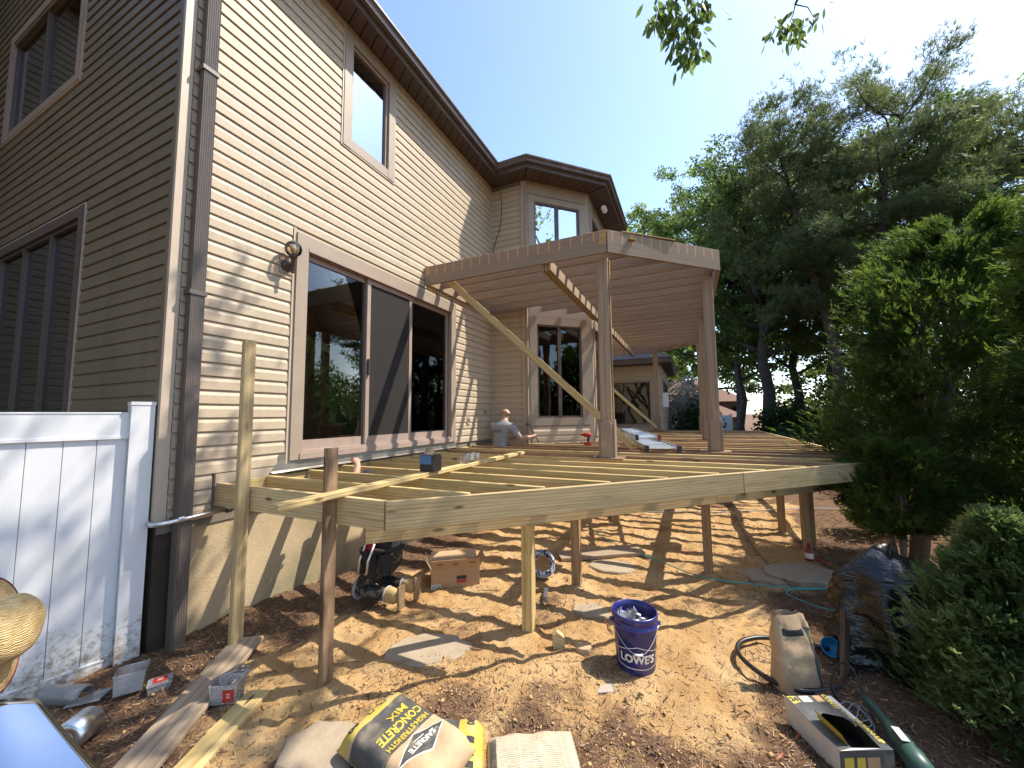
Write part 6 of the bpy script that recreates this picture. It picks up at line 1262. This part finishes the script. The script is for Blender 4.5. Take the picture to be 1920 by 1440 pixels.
for k, (lab, c, r, h, mt, n, s) in enumerate((
        ('dark understorey bush below the thick oak', (7.1, 17.2), 1.0, 2.2, 'leaf_dark', 6000, .13), ('dark bush left of the forked oak', (7.8, 18.6), 1.1, 2.3, 'leaf_dark', 5000, .13), ('rounded bush behind the curved pine foot', (9.6, 18.8), 1.8, 3.6, 'leaf_dark', 7000, .14),
        ('tall bush by the straight pine', (11.8, 17.4), 2.0, 4.2, 'leaf_oak', 8000, .14), ('wide bush at the back of the yard', (14.2, 15.4), 2.2, 4.2, 'leaf_dark', 8000, .14), ('bush near the yard side', (15.6, 12.4), 2.3, 4.4, 'leaf_oak', 8000, .14), ('low dark bush by the deck end', (6.6, 13.6), 1.0, 1.25, 'leaf_dark', 4500, .11),
        ('pale blossoming bush by the garden room', (3.5, 17.6), 1.0, 3.3, 'leaf_pale', 5200, .12), ('dark bush below the pale blossoming one', (3.9, 16.4), .9, 2.1, 'leaf_dark', 5000, .11), ('leafy bush screening the neighbour house', (4.5, 22.4), 1.2, 1.7, 'leaf_oak', 6000, .14), ('high bush behind the conifers', (12.2, 11.0), 2.0, 4.2, 'leaf_oak', 8000, .12), ('grey green bush right behind the conifers', (10.4, 8.0), 1.4, 2.9, 'leaf_oak', 6500, .09), ('dark bush deep behind the small conifer', (8.6, 9.6), 1.5, 2.2, 'leaf_dark', 6000, .1),
        ('bright sunlit bush glowing behind the small conifer', (7.35, 5.05), .75, .95, 'leaf_bright', 5000, .055), ('bright green low bush beside the deck corner', (6.05, 5.75), .42, 1.02, 'leaf_bright', 3200, .045), ('lime green bush in the sun far behind the heap', (8.5, 6.6), .8, 1.5, 'leaf_bright', 4000, .07))):
    shrub(lab, c, r, h, 60 + k, mt, n, s)

def thuja(label, base, H, R_, seed, n, size, mat, z0=.0, lean=(0, 0), trunk=.05, group=None, name='arborvitae', wd=.26, lob=.25, stems=3, tw=9, nbr=150, cone=False):
    """conifer of flat scaly sprays: many small fans on upswept branchlets"""
    rng = np.random.default_rng(seed); t = thing(name, label, 'conifer', (*base, 0)); x, y = base; m = MB()
    for k in range(stems):
        a = k * 2.2 + .4; m.tube([(x + .02 * k, y, -.1), (x + .3 * lean[0] + .05 * math.cos(a), y + .3 * lean[1] + .05 * math.sin(a), H * .3), (x + .6 * lean[0] + R_ * .18 * math.cos(a), y + .6 * lean[1] + R_ * .18 * math.sin(a), H * .6), (x + .95 * lean[0] + R_ * .15 * math.cos(a), y + .95 * lean[1] + R_ * .15 * math.sin(a), H * .92)], [trunk, trunk * .75, trunk * .5, trunk * .15], 7)
    nb = n // tw; NB = nbr; u = (np.arange(NB) + rng.random(NB)) / NB; zc = z0 + (1 - z0) * u ** .95; q = (zc - z0) / (1 - z0)
    pr = (np.sqrt(np.clip(1 - ((q - .36) / .70) ** 2, .02, 1)) * np.clip(.5 + q / .25, 0, 1)) if not cone else np.clip((1 - q) ** .75, .04, 1) * np.clip(.72 + q / .3, 0, 1)
    ac = np.arange(NB) * 2.399 + rng.normal(0, .4, NB); rc = R_ * pr * (.62 + .38 * rng.random(NB)) * (1 + lob * np.sin(ac * 2 + q * 7 + seed)); kk = rng.integers(0, NB, nb); f0 = rng.random(nb) ** .55   # 0 at the stem, 1 at the tip
    sp = np.maximum(.30 * rc[kk], .09 * R_) * (.45 + .55 * f0); rad = rc[kk] * (.30 + .70 * f0); az = ac[kk]; zr = zc[kk]
    p = np.stack([x + lean[0] * zr + rad * np.cos(az), y + lean[1] * zr + rad * np.sin(az), H * zr + (f0 - .6) * rad * .42], 1) + rng.normal(0, .52, (nb, 3)) * sp[:, None] * np.array([1, 1, .62])
    p[:, 2] = np.maximum(p[:, 2], .02); out = np.stack([np.cos(az), np.sin(az), np.full(nb, .75)], 1); out = nrm_(out + rng.normal(0, .38, (nb, 3)))
    # a few inner limbs
    for k in range(40):
        q = rng.integers(nb); m.tube([(x + lean[0] * zr[q] * .9, y + lean[1] * zr[q] * .9, H * zr[q] * .86), tuple(p[q] * .6 + np.array([x + lean[0] * zr[q], y + lean[1] * zr[q], H * zr[q] * .93]) * .4), tuple(p[q])], [.012 * H ** .5, .008, .003], 4)
    m.build('trunk', 'bark_light', t, True)
    pp = np.repeat(p, tw, 0); oo = np.repeat(out, tw, 0); side = np.repeat(nrm_(np.cross(out, rng.normal(0, 1, (nb, 3)) + np.array([0, 0, .6]))), tw, 0); k = np.tile(np.arange(tw), nb); ln = np.repeat(size * rng.uniform(1.6, 3.2, nb), tw)
    f = (k / (tw - 1))[:, None]; sg = np.where(k % 2, 1., -1.)[:, None]; a = nrm_(oo * 1.0 + side * sg * .75 * (1 - f * .9) + rng.normal(0, .16, oo.shape)); b0 = pp + oo * ln[:, None] * f * .8; l = size * (1.1 - .5 * f) * rng.uniform(.7, 1.3, (len(pp), 1)); wv = nrm_(np.cross(a, np.cross(oo, side)))
    nn = np.cross(a, wv); s = nrm_(wv * .75 + nn * rng.normal(0, .5, (len(pp), 1)))
    v = np.stack([b0 - a * l * .1, b0 + a * l * .5 + s * l * wd * .5, b0 + a * l, b0 + a * l * .5 - s * l * wd * .5], 1).reshape(-1, 3); np_obj('foliage', v, np.arange(len(v)).reshape(-1, 4), mat, t)
thuja('tall broad conifer with bright tips beside the deck corner', (5.85, 4.45), 4.0, 1.06, 71, 210000, .048, 'spray_thuja', z0=.20, lean=(.8, .3), trunk=.075, lob=.16, nbr=210)
thuja('tall narrow conifer at the yard edge beside the broad one', (6.65, 3.05), 4.2, .92, 72, 70000, .075, 'spray_thuja', z0=.12, lean=(.0, .0), trunk=.07, nbr=120, cone=True)
thuja('small bushy conifer in front of the black plastic heap', (5.17, 1.60), 1.14, .60, 73, 130000, .030, 'spray_blue', z0=.0, lean=(.0, .0), trunk=.025, lob=.12, wd=.30, nbr=230, cone=True)
thuja('low spreading conifer under the tall broad one', (5.46, 3.66), 1.42, .52, 74, 50000, .045, 'spray_thuja', z0=.36, trunk=.03, lob=.2, nbr=70)

# overhanging tree: its trunk stands behind the camera, its boughs reach over the yard
def overhead():
    rng = np.random.default_rng(81); t = thing('overhanging_tree', 'leafy boughs of a tree overhanging the yard', 'tree', (10.5, -2.5, 0)); m = MB()
    m.tube([(10.5, -2.5, -.2), (10.3, -2.3, 3), (10.0, -2.0, 6), (9.6, -1.6, 9), (9.4, -1.4, 12)], [.32, .27, .24, .19, .1], 10)
    boughs = [[(9.8, -1.8, 7.5), (8.0, .2, 8.2), (6.2, 1.9, 8.3), (4.6, 2.8, 7.7), (3.85, 3.0, 7.0), (3.62, 2.98, 6.55)], [(9.6, -1.6, 8.5), (8.2, 1.0, 9.0), (6.6, 2.8, 8.6), (5.5, 3.7, 7.7), (5.05, 4.05, 7.0)], [(9.7, -1.7, 8), (7.5, -.3, 8.8), (5.6, .9, 8.9), (4.0, 1.4, 8.6)], [(9.6, -1.6, 9.2), (7.6, 1.2, 9.8), (5.4, 2.6, 9.6), (4.2, 2.3, 9.2)]]
    for b in boughs: m.tube(b, [.09 * (1 - .88 * i / (len(b) - 1)) + .004 for i in range(len(b))], 6)
    P = []; D = []
    def clump(c, r, n, hang=.6):
        c = np.array(c, float)
        for k in range(n): P.append(c + rng.normal(0, 1, 3) * np.array(r)); D.append(nrm_(np.array([rng.normal(0, .55), rng.normal(0, .55), -hang])))
    # clusters seen at the top of the picture
    for c, r, n in (((3.62, 2.97, 6.38), (.13, .13, .13), 34), ((3.74, 3.04, 6.16), (.09, .09, .12), 26), ((3.80, 3.06, 5.98), (.06, .06, .07), 12), ((3.46, 2.90, 6.42), (.07, .07, .10), 18), ((3.88, 3.1, 6.5), (.12, .12, .12), 22), ((4.90, 4.02, 6.72), (.10, .10, .07), 15), ((5.02, 4.10, 6.62), (.07, .07, .06), 10), ((5.30, 4.3, 6.95), (.10, .10, .04), 8)): clump(c, r, int(n * 2.1), 1.1)
    # sparse canopy higher up that dapples the fence and the near corner
    for k in range(250):
        g = np.array([rng.uniform(-.45, 1.5), rng.uniform(-2.0, .45), rng.uniform(0, 1.2)])
        if g[0] < .15: g[1] = min(g[1], -.15)
        if g[1] > -.1: g[2] = 0
        if g[0] > .9 and g[1] > -.1 and rng.random() < .5: continue
        h = rng.uniform(7.4, 9.6); s = (h - g[2]) / 1.81; c = g + np.array([1, .76, 1.81]) * s
        clump(c, (.20, .20, .14), 9)
    for k in range(18):
        g = np.array([0, rng.uniform(.05, .3), rng.uniform(2.1, 3.1)]); h = rng.uniform(8.2, 9.6); s = (h - g[2]) / 1.81; clump(g + np.array([1, .76, 1.81]) * s, (.10, .10, .10), 3)
    P_ = np.array(P); D_ = np.array(D); n = len(P_); a = D_; s = nrm_(np.cross(a, rng.normal(0, 1, a.shape) + np.array([.2, -.4, .3]))); l = rng.uniform(.10, .19, (n, 1)); nn = np.cross(a, s)
    pts = [P_, P_ + a * l * .30 + s * l * .17, P_ + a * l * .62 + s * l * .20, P_ + a * l, P_ + a * l * .62 - s * l * .20, P_ + a * l * .30 - s * l * .17]; mid = [P_ + a * l * .30 - nn * l * .05, P_ + a * l * .62 - nn * l * .05]
    v = np.stack(pts + mid, 1).reshape(-1, 3); b8 = np.arange(n)[:, None] * 8
    f = np.concatenate([b8 + np.array(q) for q in ((0, 1, 2, 6), (6, 2, 3, 7), (6, 7, 3, 4), (0, 6, 4, 5))]); f = np.concatenate([b8 + np.array(q) for q in ((0, 1, 2, 7), (7, 2, 3, 3), (7, 3, 4, 4), (0, 7, 4, 5))])
    tri = np.concatenate([b8 + np.array(q) for q in ((0, 1, 6), (1, 2, 7), (1, 7, 6), (2, 3, 7), (3, 4, 7), (4, 5, 6), (4, 6, 7), (5, 0, 6))]); np_obj('leaves', v, tri, 'leaf_overhead', t)
    # twigs to the clumps in view
    for a_, b_ in (((3.62, 2.98, 6.55), (3.80, 3.06, 6.0)), ((3.85, 3.0, 7.0), (3.46, 2.9, 6.45)), ((3.85, 3.0, 7.0), (3.88, 3.1, 6.5)), ((5.05, 4.05, 7.0), (4.92, 4.03, 6.65)), ((5.05, 4.05, 7.0), (5.3, 4.3, 6.95))): m.tube([a_, tuple((np.array(a_) + np.array(b_)) / 2 + np.array([.03, -.02, .02])), b_], [.008, .006, .003], 5)
    m.build('trunk', 'bark_oak', t, True)
overhead()

# trees on the near side of the yard, behind the viewer: they shade the nook and show in the panes
broadleaf('spreading tree standing behind the viewer by the fence', (-3.5, -9.5), 12, 4.5, 91, 'leaf_oak', 24, 6000, size=.32, t0=.2)
broadleaf('broad tree standing behind the viewer in the yard', (3.0, -10.5), 12, 4.8, 92, 'leaf_oak', 24, 6000, size=.32, t0=.2)
broadleaf('dense tree across the yard facing the house', (15.5, 6.0), 13, 4.2, 93, 'leaf_oak', 26, 8000, size=.26, t0=.2)
# ------------------------------------------------------------------ neighbour house, seen between the trunks
plain('roof_red', (.23, .135, .10), .9, .2, 12, .4, 30); plain('brick_dark', (.12, .07, .055), .9, .3, 14)
nb = thing('neighbour_house', 'low neighbour house with reddish hipped roof beyond the trees', 'house', (7.2, 34, 0))
def hip(name, x0, x1, y0_, y1, ze, zr, ov, mat): m = MB(); x0 -= ov; x1 += ov; y0_ -= ov; y1 += ov; k = (y1 - y0_) / 2; m.add([(x0, y0_, ze), (x1, y0_, ze), (x1, y1, ze), (x0, y1, ze), (x0 + k, (y0_ + y1) / 2, zr), (x1 - k, (y0_ + y1) / 2, zr)], [(0, 1, 5, 4), (1, 2, 5), (2, 3, 4, 5), (3, 0, 4), (3, 2, 1, 0)]); return m.build(name, mat, nb)
m = MB(); m.box((-4, 33, 0), (7.4, 39, 2.7)); m.build('wall', 'brick_dark', nb); hip('roof', -4, 7.4, 33, 39, 2.7, 4.7, .5, 'roof_red')
m = MB(); m.box((3.0, 30.2, 0), (7.0, 33, 1.5)); m.build('porch_wall', 'brick_dark', nb); hip('porch_roof', 3.0, 7.0, 30.2, 33.4, 1.5, 2.5, .4, 'roof_red')
for x in (5.6, 6.6): m = MB(); m.box((x, 32.96, 1.5), (x + .6, 33.0, 2.3)); m.build('window', 'glass_shade', nb)
